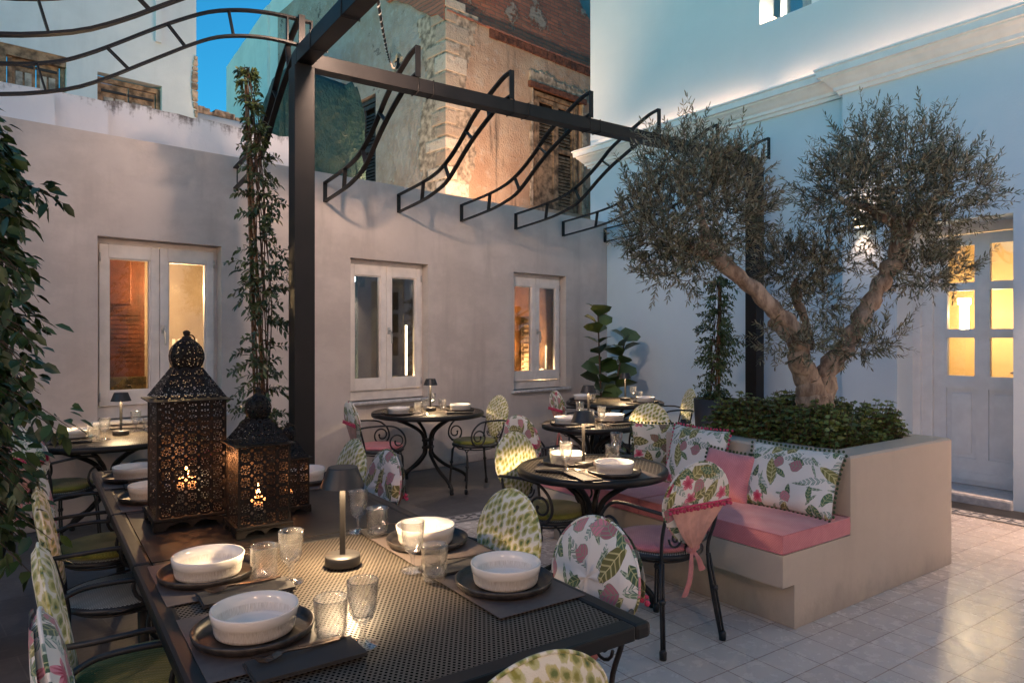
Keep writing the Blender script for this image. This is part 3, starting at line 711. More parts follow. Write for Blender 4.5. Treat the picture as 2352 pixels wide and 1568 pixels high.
# left (grey) side wall, local y = going away
m = MB()
def lw(y, z): return (-.002, y, z)
ys = sorted([0, 6.05, 2.05, 3.18]); zs = [2.3, 3.9, 5.83, 8.0]
for i in range(3):
    for j in range(3):
        if i == 1 and j == 1: continue
        m.add([lw(ys[i], zs[j]), lw(ys[i + 1], zs[j]), lw(ys[i + 1], zs[j + 1]), lw(ys[i], zs[j + 1])], [(0, 1, 2, 3)])
m.add([(-.002, 2.05, 3.9), (-.002, 3.18, 3.9), (-.002, 3.18, 5.83), (-.002, 2.05, 5.83), (.2, 2.05, 3.9), (.2, 3.18, 3.9), (.2, 3.18, 5.83), (.2, 2.05, 5.83)], [(0, 1, 5, 4), (1, 2, 6, 5), (2, 3, 7, 6), (3, 0, 4, 7)])
top = [(0, 8.0), (0, 9.6)] + [(q * .4, 9.3 - .05 * q + random.uniform(-.05, .05)) for q in range(1, 15)] + [(6.05, 8.6), (6.05, 8.0)]
m.add([lw(*p) for p in top], [tuple(range(len(top)))])
m.build('grey_side_wall', 'ruin_grey_plaster', ru, False)
m = MB(); poly = [(.0, 9.4), (2.6, 9.3)] + [(2.5 - 2.5 * q / 14, 8.0 - 1.5 * (q / 14) ** .8 + random.uniform(-.06, .06)) for q in range(15)]
m.prism(poly, 0, -.05, -.003); m.build('exposed_brick_patch', 'ruin_brick', ru)
m = MB(); q = random.Random(5); z = 3.0; i = 0
while z < 7.0:                                   # quoins with rubble infill, long and short work
    h = q.uniform(.17, .30); a, b = (q.uniform(.34, .46), q.uniform(.22, .30)) if i % 2 else (q.uniform(.18, .26), q.uniform(.36, .55))
    m.box(-.028, a, -.025, b, z, z + h - .035, bev=.016); z += h; i += 1
m.build('quoins', 'quoin_stone', ru)
m = MB(); z = 3.0
while z < 6.6:
    w_ = .50 + .12 * math.sin(z * 3.1) + q.uniform(-.04, .04); m.box(.0, w_, -.012, .0, z, z + .102)
    m.box(-.014, .0, .0, w_ + .12, z, z + .102); z += .1
m.build('rubble_edge', 'rubble', ru)
# window of the ochre wall
wx0, wx1, wz0, wz1 = 1.93, 3.22, 3.78, 5.86
m = MB()
for i in range(30): x = wx0 - .1 + i * .05; m.box(x, x + .07, -.035, .0, wz1 + .10 + random.uniform(-.02, .02), wz1 + .2 + random.uniform(.0, .08) + (.08 if i < 12 else 0), bev=.012)
m.build('broken_surround', 'rubble', ru); m = MB()
for i in range(16): z = wz0 + i * .13; m.box(wx1 + .01, wx1 + .04 + random.uniform(.02, .13), -.03, 0, z, z + .132, bev=.012)
m.build('broken_surround', 'rubble', ru); m = MB()
for i in range(16): z = wz0 + i * .13; m.box(wx0 - .03 - random.uniform(.0, .07), wx0 - .004, -.025, 0, z, z + .132, bev=.012)
m.build('broken_surround', 'rubble', ru)
m = MB(); m.box(wx0 - .12, wx1 + .1, -.06, .16, wz1 + .0, wz1 + .10); m.build('rusty_lintel', 'rust_metal', ru)
def louvre_shutters(x0, x1, z0, z1, y, mat, par_, split=.52, sidewall=False):
    m = MB(); m.box(x0, x0 + .07, y - .04, y + .04, z0, z1); m.box(x1 - .07, x1, y - .04, y + .04, z0, z1); m.box(x0 + .07, x1 - .07, y - .04, y + .04, z1 - .07, z1)
    f = m.build('window', mat, par_); wl = (x1 - x0 - .16) / 2
    for i in range(2):
        a = x0 + .075 + i * (wl + .01); b = a + wl; m = MB(); zz = [z0 + .02, z0 + (z1 - z0) * split, z1 - .09]
        m.box(a, a + .06, y - .025, y + .02, zz[0], zz[2]); m.box(b - .06, b, y - .025, y + .02, zz[0], zz[2])
        for z in (zz[0], zz[1], zz[2] - .07): m.box(a + .06, b - .06, y - .023, y + .018, z, z + .07)
        def slats(zl, zh):
            n = int((zh - zl) / .062)
            for k in range(n):
                z = zl + k * .062; m.add([(a + .055, y - .02, z), (b - .055, y - .02, z), (b - .055, y + .02, z + .055), (a + .055, y + .02, z + .055), (a + .055, y - .012, z - .002), (b - .055, y - .012, z - .002), (b - .055, y + .026, z + .05), (a + .055, y + .026, z + .05)],
                                     [(0, 1, 2, 3), (4, 7, 6, 5), (0, 4, 5, 1), (2, 6, 7, 3)])
        slats(zz[1] + .08, zz[2] - .09)
        if i == 0 and split > .5: m.box(a + .06, b - .06, y - .008, y + .01, zz[0] + .07, zz[1])
        else: slats(zz[0] + .09, zz[1] - .02)
        m.build('shutter', mat, f)
    return f
m = MB(); m.box(wx0, wx1, .19, .21, wz0, wz1); m.build('dark_opening', 'dark_void', ru)
louvre_shutters(wx0 + .06, wx1 - .08, wz0, wz1 - .02, .06, 'old_wood', ru)
# window of the grey wall (built along y)
sw = louvre_shutters(0, 1.09, 3.92, 5.8, .1, 'blue_shutter', ru, .5)
for o in [sw]: o.location = (-.0, 3.16, 0); o.rotation_euler = (0, 0, -PI / 2)
m = MB(); m.box(.19, .2, 2.05, 3.18, 3.9, 5.83); m.build('dark_opening', 'dark_void', ru)
m = MB(); n = 20; c0 = (-.01, 1.33, 6.15)
for k in range(n): t = 2 * PI * k / n; r = .11 + random.uniform(-.02, .03); m.ball((c0[0], c0[1] + r * math.cos(t), c0[2] + r * 1.1 * math.sin(t)), .035, 6)
m.build('plaster_hole_rim', 'rubble', ru)
m = MB(); m.lathe([(.001, 0), (.10, .003)], 16, (0, 0, 0)); o = m.build('hole', 'dark_void', ru); o.location = (-.012, 1.33, 6.15); o.rotation_euler = (0, -PI / 2, 0)
m = MB(); m.box(.62, .82, -.14, .09, 7.12, 7.36, bev=.02); m.build('junction_box', 'box_white', ru)
# twisted rope from the beam lamp to the ruin
p1 = Vector(PG.w(.03, -1.15, 3.56)); p0 = Vector(ru.matrix_basis @ Vector((-.05, 1.33, 6.15)))
rp = [p0.lerp(p1, t) + Vector((0, 0, -.28 * 4 * t * (1 - t))) for t in [i / 60 for i in range(61)]]
m = MB(); m.tube(rp, .011, 6)
r2 = []
for i in range(361):
    t = i / 360; b = p0.lerp(p1, t) + Vector((0, 0, -.28 * 4 * t * (1 - t))); ph = i * .62
    r2.append(b + Vector((.008 * math.cos(ph), .008 * math.sin(ph) * .4, .008 * math.sin(ph))))
rope = thing('twisted_rope', 'black and white twisted rope strung from the ruined house to the pergola', 'rope', tuple(p0))
o = m.build('core', 'rope_black', rope); o.location = -p0
m = MB(); m.tube(r2, .0075, 5); o = m.build('strand', 'rope_white', rope); o.location = -p0
# green tarp over a tank
tp = thing('tarp_covered_tank', 'bulky roof tank wrapped in dark green tarpaulin behind the black post', 'tarpaulin', WA.w(2.70, 1.15, 3.0), WA.rz)
m = MB(); nx, nz = 26, 22; vs = []
for j in range(nz + 1):
    for i in range(nx * 2 + 1):
        t = i / (nx * 2); u = t * 2 - 1
        ang = t * PI * 1.2 - .3; rr = 1 + .05 * math.sin(ang * 13 + j * .35) + .03 * math.sin(ang * 31)
        zz = -.9 + 2.26 * j / nz; sh = 1.0 if j < nz - 3 else (1 - .06 * (j - nz + 3) ** 1.6 * .4)
        ex = lambda v: math.copysign(abs(v) ** .35, v)
        vs.append((.50 * sh * rr * -ex(math.cos(ang)), -.4 * sh * rr * ex(math.sin(ang)), zz + .06 * math.sin(ang * 7)))
w_ = nx * 2 + 1; fs = [(j * w_ + i, j * w_ + i + 1, (j + 1) * w_ + i + 1, (j + 1) * w_ + i) for j in range(nz) for i in range(nx * 2)]
fs.append(tuple(nz * w_ + i for i in range(w_)))
m.add(vs, fs, 0, True); m.build('tarpaulin', 'tarp_green', tp)
# ------------------------------------------------------------------ white building on the right
bd = thing('white_building', 'tall smooth white building with moulded cornice, cove lighting and a panelled glass door', 'building', (*BB.o, 0), BB.rz)
UW = [(2.47, 3.55, 5.03, 6.9), (4.06, 5.15, 5.03, 6.9)]
m = MB(); holed(m, -.35, 16, -.05, 9.5, UW + [(4.03, 4.975, -.05, 2.52)], .28, thick=6); m.build('main_wall', 'building_white', bd, False)
DX0, DX1, DZ = 4.03, 4.975, 2.52
XN = 3.495
m = MB()
ops = [(DX0, DX1, -.05, DZ)]
for (x0, x1, z0, z1) in ((XN, DX0, -.05, 4.0), (DX1, 16, -.05, 4.0), (DX0, DX1, DZ, 4.0)):
    m.add([(x0, -.1, z0), (x1, -.1, z0), (x1, -.1, z1), (x0, -.1, z1)], [(0, 1, 2, 3)])
m.add([(XN, -.1, -.05), (XN, 0, -.05), (XN, 0, 4.0), (XN, -.1, 4.0)], [(0, 1, 2, 3)])
m.build('projecting_wall', 'building_white', bd, False)
m = MB()   # door reveal (the main wall behind the recess is covered by the door frame and panels)
R = 0.0
m.add([(DX0, -.1, 0), (DX0, R, 0), (DX0, R, DZ), (DX0, -.1, DZ)], [(0, 1, 2, 3)])
m.add([(DX1, -.1, 0), (DX1, R, 0), (DX1, R, DZ), (DX1, -.1, DZ)], [(0, 1, 2, 3)])
m.add([(DX0, -.1, DZ), (DX0, R, DZ), (DX1, R, DZ), (DX1, -.1, DZ)], [(0, 1, 2, 3)])
m.build('door_reveal', 'building_white', bd, False)
CP = [(.0, 3.93), (.03, 3.93), (.035, 3.965), (.06, 3.97), (.065, 4.0), (.09, 4.02), (.12, 4.06), (.15, 4.085), (.152, 4.10), (.18, 4.105), (.185, 4.17), (.20, 4.175), (.20, 4.195), (.15, 4.195), (.15, 4.16), (0, 4.16)]
def cornice(x0, x1, off, name):
    m = MB(); m.add([(x0 - (a if x0 < 0 else 0), -a - off, z) for a, z in CP] + [(x1, -a - off, z) for a, z in CP],
                    [(i, i + 1, len(CP) + i + 1, len(CP) + i) for i in range(len(CP) - 1)] + [tuple(range(len(CP))), tuple(range(len(CP), 2 * len(CP)))])
    if off == 0: pass
    return m.build(name, 'cornice_white', bd)
cornice(-.35, XN - .0, 0.0, 'cornice')
m = MB(); n_ = len(CP)
m.add([(XN - a, -a - .1, z) for a, z in CP] + [(16, -a - .1, z) for a, z in CP] + [(XN - a, .0, z) for a, z in CP],
      [(i, i + 1, n_ + i + 1, n_ + i) for i in range(n_ - 1)] + [(i, i + 1, 2 * n_ + i + 1, 2 * n_ + i) for i in range(n_ - 1)])
m.build('cornice', 'cornice_white', bd)
for a, b, off in ((-.2, 2.50, 0), (2.72, XN - .2, 0), (XN - .1, 8.6, .1)):
    m = MB(); m.box(a, b, -.148 - off, -.134 - off, 4.168, 4.178); m.build('led_strip', 'warm_led', bd)
# upper windows
for x0, x1, z0, z1 in UW:
    m = MB(); m.box(x0 + .16, x0 + .24, .17, .23, z0, z1); m.box(x1 - .08, x1, .17, .23, z0, z1); m.box(x0 + .24, x1 - .08, .17, .23, z0, z0 + .07)
    m.box((x0 + x1) / 2, (x0 + x1) / 2 + .09, .16, .22, z0 + .07, z1)
    f = m.build('window', 'cornice_white', bd)
    m = MB(); m.box(x0 + .24, x1 - .08, .20, .206, z0 + .07, z1); m.build('pane', 'window_glass', f)
    m = MB()
    for k in range(5): m.tube([(x0 + .36 + .05 * k, .34, z0), (x0 + .36 + .05 * k, .34, z1)], .028, 6)
    m.build('curtain', 'curtain_white', f)
    m = MB(); m.box(x0 + .05, x0 + .09, .15, .19, z0 + .02, z0 + .10); m.build('sill_lamp', 'warm_led', f)
    light('sill_light', 'POINT', (x0 + .12, .1, z0 + .12), 1.0, (1, .75, .5), bd, size=.02)
    light('room_light', 'POINT', (x1 - .3, .8, z0 + .9), 5, (1, .75, .45), bd, size=.2)
# door
dr = MB(); y0, y1 = .30, .36
def B_(x0, x1, z0, z1, ya=y0, yb=y1, bev=0): dr.box(x0, x1, ya, yb, z0, z1, bev=bev)
dr.box(DX0, DX0 + .07, .22, .40, 0, DZ); dr.box(DX0 + .07, 4.188, .26, .40, 0, DZ); dr.box(4.188, DX1, .26, .40, 2.44, DZ)
fr_ = dr.build('door_frame', 'door_paint', bd)
dr = MB(); L0, L1 = 4.19, 4.975; C1, C2, C3, C4 = 4.297, 4.550, 4.651, 4.905
B_(L0, C1, .092, 2.43); B_(C2, C3, .092, 2.43); B_(C4, L1, .092, 2.43)
for a, b in ((C1, C2), (C3, C4)):
    for z0, z1 in ((2.34, 2.43), (1.916, 1.969), (1.473, 1.532), (.985, 1.092), (.092, .335)): B_(a, b, z0, z1)
    B_(a, b, .335, .985, .325, .345); B_(a + .04, b - .04, .38, .94, .312, .325, .006)
    for z0, z1 in ((1.969, 2.34), (1.532, 1.916), (1.092, 1.473)):
        B_(a, a + .012, z0, z1, .305, .35); B_(b - .012, b, z0, z1, .305, .35); B_(a + .012, b - .012, z1 - .012, z1, .305, .35); B_(a + .012, b - .012, z0, z0 + .012, .305, .35)
dl = dr.build('door', 'door_paint', bd)
for a, b in ((C1, C2), (C3, C4)):
    for z0, z1 in ((1.969, 2.34), (1.532, 1.916), (1.092, 1.473)):
        m = MB(); m.box(a + .012, b - .012, .325, .33, z0 + .012, z1 - .012); m.build('pane', 'window_glass', dl)
m = MB(); m.tube([(L1 - .04, .30, 1.15), (L1 - .04, .25, 1.15), (L1 - .13, .25, 1.15)], .009, 8); m.build('handle', 'handle_metal', dl)
m = MB(); m.box(L0, L1, .285, .298, .135, .21, bev=.004); m.build('drip_rail', 'door_paint', dl)
m = MB(); m.box(DX0, DX1, -.13, .42, -.02, .085, bev=.02); m.build('threshold', 'marble', bd)
m = MB(); m.add([(3.6, .42, 0), (5.6, .42, 0), (5.6, 1.5, 0), (3.6, 1.5, 0), (3.6, .42, 2.7), (5.6, .42, 2.7), (5.6, 1.5, 2.7), (3.6, 1.5, 2.7)], [(0, 1, 2, 3), (4, 5, 6, 7), (3, 2, 6, 7), (0, 3, 7, 4), (1, 2, 6, 5)])
m.build('hall_interior', 'room_yellow', bd, False)
m = MB(); m.box(4.18, 4.28, .86, .94, 1.80, 1.86, bev=.01); m.lathe([(.035, 1.50), (.04, 1.56), (.04, 1.78), (.03, 1.80)], 14, (4.23, .90, 0)); m.build('sconce', 'sconce_glow', bd)
light('sconce_light', 'POINT', (4.5, .95, 1.7), 9, (1, .68, .34), bd, size=.06)
# small dark border along the foot of this building
sheet('dark_border_paving', BB, 0, 9, -.402, -.05, .003, 'dark_border')
sheet('border_tile_strip', BB, 0, 9, -.60, -.404, .004, 'border_tile')
# wall lamp
def wall_lamp(x, lab, e=3.5):
    o = thing('wall_lamp', lab, 'wall lamp', BB.w(x, -.1, 2.59), BB.rz, 'up and down lights on the white building')
    m = MB(); m.box(-.012, .012, -.03, -.001, -.08, .08)
    for sx in (-.085, .085):
        m.box(sx - .005, sx + .005, -.15, -.142, -.085, .085); m.box(sx - .005, sx + .005, -.142, -.002, .077, .085); m.box(sx - .005, sx + .005, -.142, -.002, -.085, -.077)
    for z in (-.081, .081): m.box(-.08, .08, -.15, -.144, z - .004, z + .004)
    m.build('frame', 'iron', o)
    m = MB(); m.box(-.06, .06, -.12, -.03, -.035, .035, bev=.01); m.build('body', 'iron', o)
    for z0 in (.036, -.040):
        m = MB(); m.box(-.045, .045, -.105, -.045, z0, z0 + .004); m.build('lens', 'warm_emission', o)
    light('up_light', 'SPOT', (0, -.075, .05), min(e, 14), (1, .62, .40), o, rot=(PI, 0, 0), spot=1.9, size=.03, blend=.8)
    light('down_light', 'SPOT', (0, -.075, -.05), e, (1, .62, .40), o, rot=(0, 0, 0), spot=1.7, size=.03, blend=.8)
    return o
wall_lamp(3.72, 'small black caged wall lamp glowing behind the right crown of the olive tree')
wall_lamp(5.75, 'small black caged wall lamp beyond the right edge of the door', 110)
wall_lamp(7.7, 'added black caged wall lamp farther along the white building, unseen warm fill', 330)  # this lamp and the next are added for warm fill
wall_lamp(9.0 - .3, 'added black caged wall lamp at the end of the white building, unseen warm fill', 260)

rb = thing('added_rear_building', 'added unseen building behind the camera that holds back sky light', 'building', (0, -3.6, 0), PI)  # unseen building added to cut the sky light in the courtyard
m = MB(); holed(m, -12, 10, -.05, 4.4, [(-3.2, -2.2, 0, 2.3), (1.0, 2.0, 1.0, 2.4), (4.0, 5.0, 1.0, 2.4)], .2); m.build('wall', 'wall_taupe', rb, False)
m = MB(); m.box(-12, 10, .21, .25, -.05, 4.3); m.build('dark_interior', 'room_dark', rb)

for x_, e_ in ((-5.5, 36), (-1.2, 42), (2.6, 50), (6.0, 50)):  # fill lamps added out of view to warm the courtyard
    o = thing('added_fill_globe', 'added unseen fill globe behind the camera, ' + {-5.5: 'at its far left', -1.2: 'left of the middle window', 2.6: 'between the two windows', 6.0: 'beyond the right window'}[x_], 'wall lamp', (-x_, -3.45, 3.0), PI, 'added fill globes behind the camera')
    m = MB(); m.box(-.05, .05, .0, .04, -.06, .06, bev=.01); m.tube([(0, 0, 0), (0, -.12, 0)], .012, 8); m.build('bracket', 'iron', o)
    m = MB(); m.ball((0, -.22, 0), .13, 20); m.build('globe', 'warm_emission', o)
    light('added_fill_light', 'POINT', (0, -.42, 0), e_, (1, .66, .46), o, size=.18)
# ------------------------------------------------------------------ pergola
pg = thing('pergola_frame', 'black steel pergola with two posts and long beams carrying curved ladder ribs', 'pergola', (*PG.o, 0), PG.rz)
a = .07
m = MB(); m.box(-a, a, -a, a, 0, 3.325, bev=.004); m.build('post', 'black_steel', pg)
m = MB(); m.box(4.93 - .0, 4.93 + .14, -a, a, 0, 3.325, bev=.004); m.build('post', 'black_steel', pg)
m = MB(); m.box(-.055, 5.07, -.055, .055, 3.328, 3.43, bev=.004)
for x in (1.0, 1.75, 1.9, 2.58, 2.7, 3.41, 4.19, .87): m.tube([(x, -.058, 3.322), (x, .058, 3.322), (x, .058, 3.434), (x, -.058, 3.434)], .004, 5, closed=True)
m.build('beam', 'black_steel', pg)
m = MB(); m.box(-.055, .055, -7, -.058, 3.34, 3.45, bev=.004)
for y in (-.9, -.35, -1.6): m.tube([(-.058, y, 3.334), (.058, y, 3.334), (.058, y, 3.454), (-.058, y, 3.454)], .004, 5, closed=True)
m.build('beam', 'black_steel', pg)
UP = [(-.06, 3.66), (.05, 3.645), (.15, 3.61), (.26, 3.565), (.4, 3.50), (.52, 3.43), (.63, 3.345), (.75, 3.26), (.89, 3.175), (1.06, 3.10), (1.25, 3.055), (1.53, 3.025), (1.96, 3.0)]
LO = [(-.06, 3.46), (.09, 3.44), (.22, 3.39), (.37, 3.32), (.52, 3.24), (.68, 3.14), (.82, 3.04), (.99, 2.94), (1.21, 2.885), (1.45, 2.85), (1.96, 2.815)]
LUP = [(-.06, 3.66), (.1, 3.66), (.25, 3.65), (.42, 3.62), (.60, 3.56), (.78, 3.46), (.95, 3.35), (1.11, 3.24), (1.28, 3.13), (1.44, 3.05), (1.68, 2.99), (1.96, 2.97)]
LLO = [(-.06, 3.48), (.1, 3.485), (.25, 3.48), (.40, 3.455), (.55, 3.41), (.69, 3.335), (.85, 3.23), (1.0, 3.13), (1.18, 3.01), (1.38, 2.905), (1.68, 2.82), (1.96, 2.80)]
def rib(x, length, direction, lab, grp):
    """direction 'y': runs to the wall; 'x': runs away to the left"""
    if direction == 'y': loc = PG.w(x, 0); rz = PG.rz
    else: loc = PG.w(0, x); rz = PG.rz + PI / 2
    o = thing('curved_rib', lab, 'pergola rib', (loc[0], loc[1], 0), rz, grp); k = length / 1.96
    P = lambda L: [(0, s * (k if s > .5 else 1 + (k - 1) * max(0, s) / .5), z) for s, z in L]
    lf = direction == 'x'; up = catmull([Vector(p) for p in P(LUP if lf else UP)], 3); lo = catmull([Vector(p) for p in P(LLO if lf else LO)], 3)
    m = MB(); m.sweep_rect(up, (1, 0, 0), .042, .013); m.build('upper_rail', 'black_steel', o)
    m = MB(); m.sweep_rect(lo, (1, 0, 0), .042, .013); m.build('lower_rail', 'black_steel', o)
    at = lambda L, y: min(L, key=lambda p: abs(p[1] - y))
    for ya, yb in ((.28, .24), (.62, .54), (.98, .94), (1.45, 1.47)) if not lf else ((.12, .12), (.48, .44), (.84, .74), (1.18, 1.06), (1.50, 1.46)):
        m = MB(); m.bar(at(up, ya * k) - Vector((0, 0, .006)), at(lo, yb * k) + Vector((0, 0, .006)), (1, 0, 0), .038, .010); m.build('rung', 'black_steel', o)
    m = MB(); e = up[-1]; f = lo[-1]; m.box(-.021, .021, e.y - .002, e.y + .010, f.z - .008, e.z + .008); m.build('wall_bracket', 'black_steel', o); m = MB(); m.box(-.021, .021, -.072, -.06, 3.43, 3.667); m.build('end_plate', 'black_steel', o)
    return o
ords = ['nearest the vine covered post', 'second from the tall post', 'third along, before the quoins', 'fourth along, before the ruin shutter', 'fifth along, by the glowing cornice', 'sixth, behind the olive crown', 'last and most hidden by olive']
for i in range(7):
    rib(.86 * i if i else -.02, 1.834 + .128 * i, 'y', 'black curved rib bolted to the taupe wall, ' + ords[i], 'curved ribs along the pergola beam')
for i, l in ((0.0, 'black curved ladder rib sweeping left from the top of the tall post'), (-.93, 'black curved ladder rib crossing the top left corner of the photo'), (-1.86, 'black curved ladder rib overhead nearest the camera')):
    rib(i, 1.96, 'x', l, 'curved ribs sweeping left')
# spot fixtures on the overhead beam
def beam_spot(y, lab, tgt, e, spot=1.5, z=3.50, x=.0):
    X = PG.w(x, y); o = thing('beam_spotlight', lab, 'spotlight', (X[0], X[1], z), 0, 'spotlights on the pergola beam')
    d = (Vector(tgt) - Vector((X[0], X[1], z))).normalized()
    m = MB(); m.tube([Vector((0, 0, .05)) - d * .09, Vector((0, 0, .05)) + d * .07], .042, 14); m.build('housing', 'iron', o)
    m = MB(); m.tube([Vector((0, 0, .05)) + d * .071, Vector((0, 0, .05)) + d * .074], .034, 14); m.build('lens', 'lamp_disc', o)
    m = MB(); m.box(-.03, .03, -.03, .03, -.045, -.035); m.tube([(0, 0, -.035), (0, 0, .02)], .010, 6); m.build('bracket', 'iron', o)
    light('spot_light', 'SPOT', tuple(Vector((0, 0, .05)) + d * .10), e, (1, .67, .49), o, rot=None, spot=spot, size=.09, blend=.8, target=tuple(Vector((0, 0, .05)) + d * 3))
    return o
# ------------------------------------------------------------------ planter and bench
pl = thing('planter_bench', 'smooth sand coloured masonry planter with a low built-in bench', 'planter', (*PL.o, 0), PL.rz)
m = MB(); x0, x1, y0, y1 = .53, 1.76, 0, 1.33; r = .19; H = .815
def ring(x0, x1, y0, y1, z): return [(x0, y0, z), (x1, y0, z), (x1, y1, z), (x0, y1, z)]
b = .012
vs = ring(x0, x1, y0, y1, 0) + ring(x0, x1, y0, y1, H - b) + ring(x0 + b, x1 - b, y0 + b, y1 - b, H) + ring(x0 + r - b, x1 - r + b, y0 + r - b, y1 - r + b, H) + ring(x0 + r, x1 - r, y0 + r, y1 - r, H - b) + ring(x0 + r, x1 - r, y0 + r, y1 - r, .6)
fs = [(q * 4 + i, q * 4 + (i + 1) % 4, (q + 1) * 4 + (i + 1) % 4, (q + 1) * 4 + i) for q in range(5) for i in range(4)]
m.add(vs, fs); m.build('planter_box', 'planter_plaster', pl)
m = MB(); m.box(x0 + r - .01, x1 - r + .01, y0 + r - .01, y1 - r + .01, .6, .765); m.build('soil_bed', 'soil', pl)
m = MB()
m.prism([(-.0, 0), (.53, 0), (.53, 1.33), (1.3, 1.33), (1.3, 1.93), (-.0, 1.93)], 2, .0, .224)
m.prism([(-.10, 0), (.53, 0), (.53, 1.33), (1.3, 1.33), (1.3, 1.99), (-.10, 1.99)], 2, .224, .385); m.build('bench', 'planter_plaster', pl)
def pad(x0, x1, y0, y1, z0, z1, lab):
    cx, cy = (x0 + x1) / 2, (y0 + y1) / 2; L = PL.w(cx, cy)
    o = thing('seat_cushion', lab, 'cushion', (L[0], L[1], z0), PL.rz, 'pink bench cushions')
    m = MB(); hx, hy, h = (x1 - x0) / 2 - .004, (y1 - y0) / 2 - .004, z1 - z0; nx, ny = 16, 22; vs = []
    def P(u, v, s): # rounded puffy block
        e = max(abs(u), abs(v)) ** 8; puff = .010 * (1 - e) + .003 * math.sin(u * 9 + v * 4) * (1 - e)
        return (u * hx, v * hy, (h - .008 + puff) if s else 0)
    for j in range(ny + 1):
        for i in range(nx + 1): vs.append(P(i / nx * 2 - 1, j / ny * 2 - 1, 1))
    fs = [(j * (nx + 1) + i, j * (nx + 1) + i + 1, (j + 1) * (nx + 1) + i + 1, (j + 1) * (nx + 1) + i) for j in range(ny) for i in range(nx)]
    m.add(vs, fs, 0, True)
    per = [(i, 0) for i in range(nx + 1)] + [(nx, j) for j in range(1, ny + 1)] + [(i, ny) for i in range(nx - 1, -1, -1)] + [(0, j) for j in range(ny - 1, 0, -1)]
    vs2 = []; n = len(per)
    for k in range(5):
        z = h - .008 - (h - .012) * k / 4; out = .004 * math.sin(PI * k / 4) + .002
        for i, j in per:
            u, v = i / nx * 2 - 1, j / ny * 2 - 1; vs2.append((u * hx + (out if u == 1 else -out if u == -1 else 0), v * hy + (out if v == 1 else -out if v == -1 else 0), z))
    m.add(vs2, [(k * n + i, k * n + (i + 1) % n, (k + 1) * n + (i + 1) % n, (k + 1) * n + i) for k in range(4) for i in range(n)])
    m.build('foam_block', 'cushion_pink', o)
    m = MB()
    for z in (h - .006, .006): m.tube([(hx * .995 + .003, hy + .003, z), (hx + .003, -hy - .003, z), (-hx - .003, -hy - .003, z), (-hx - .003, hy + .003, z)], .0035, 6, closed=True)
    m.build('piping', 'cushion_pink', o); return o
pad(-.10, .525, 0, .98, .387, .49, 'long pink bench cushion under the palm print pillows, nearest the camera')
pad(-.10, .525, .985, 1.96, .387, .49, 'pink bench cushion behind the round table, at the far bench corner')
# pillows
def pillow(name, lab, sx, sz, th, loc, yaw, lean, mat, pom, roll=0.0):
    o = thing('throw_pillow', lab, 'pillow', loc, 0, 'throw pillows on the pink bench'); o.rotation_euler = (lean, roll, yaw)
    n = 28; m = MB(); vs = []
    for side in (1, -1):
        for j in range(n + 1):
            for i in range(n + 1):
                u, v = i / n * 2 - 1, j / n * 2 - 1
                pu = (1 - u ** 4) * (1 - v ** 4); pinch = 1 - .07 * (1 - abs(v)) * abs(u) ** 2 * 0
                ex = u * (1 - .055 * (1 - v * v)); ez = v * (1 - .055 * (1 - u * u))
                wr = .05 * math.sin(u * 7 + v * 3) * (1 - pu * .6) * pu
                vs.append((ex * sx / 2, -side * (th / 2 * pu ** .55 * (1 + wr)), ez * sz / 2 + sz / 2))
    w_ = n + 1; fs = []
    for s_ in (0, 1):
        b_ = s_ * w_ * w_
        fs += [(b_ + j * w_ + i, b_ + j * w_ + i + 1, b_ + (j + 1) * w_ + i + 1, b_ + (j + 1) * w_ + i) for j in range(n) for i in range(n)]
    m.add(vs, fs, 0, True); c = m.build('pillow_cover', mat, o)
    if pom:
        m = MB(); tot = 2 * (sx + sz); k = int(tot / .026)
        for q in range(k):
            d = q / k * tot
            if d < sx: u, v = d / sx * 2 - 1, -1
            elif d < sx + sz: u, v = 1, (d - sx) / sz * 2 - 1
            elif d < 2 * sx + sz: u, v = 1 - (d - sx - sz) / sx * 2, 1
            else: u, v = -1, 1 - (d - 2 * sx - sz) / sz * 2
            ex = u * (1 - .055 * (1 - v * v)); ez = v * (1 - .055 * (1 - u * u)); gx = .010 * (1 if abs(u) == 1 else 0) * (1 if u > 0 else -1); gz = .010 * (1 if abs(v) == 1 else 0) * (1 if v > 0 else -1)
            m.ball((ex * sx / 2 + gx, random.uniform(-.004, .004), ez * sz / 2 + sz / 2 + gz), .0085, 6)
        m.build('pompom_trim', pom, o)
    return o
yawB = PL.rz - PI / 2           # pillow local +y away from the bench front -> into the planter wall (+x of PL)
def PP(x, y, z): return PL.w(x, y, z)
pillow('p', 'large palm and orchid print pillow with green pompom trim, nearest the bench end', .56, .375, .13, PP(.335, .285, .492), yawB + .05, -.42, 'floral_pillow', 'pompom_green')
pillow('p', 'tall leafy print pillow with raspberry pompom trim leaning behind the plain pink one', .47, .40, .13, PP(.36, .98, .492), yawB - .05, -.30, 'floral_pillow', 'pompom_pink')
pillow('p', 'plain pink square pillow with green trim between two printed pillows', .34, .30, .12, PP(.27, .665, .492), yawB + .12, -.42, 'pillow_pink', 'pompom_green', .06)
pillow('p', 'dark red orchid print pillow tucked behind the far planter corner', .46, .34, .13, PP(.75, 1.55, .492), yawB + .9, -.35, 'floral_fabric_warm', 'pompom_green')
up = thing('ground_uplight', 'small black garden light stub on the left edge of the planter', 'garden light', PL.w(.64, 1.27, .815), 0)
m = MB(); m.tube([(0, 0, -.06), (0, 0, .07)], .022, 10); m.build('housing', 'iron', up)
m = MB(); m.tube([(0, 0, .07), (0, 0, .075)], .019, 10); m.build('cap', 'black_steel', up)
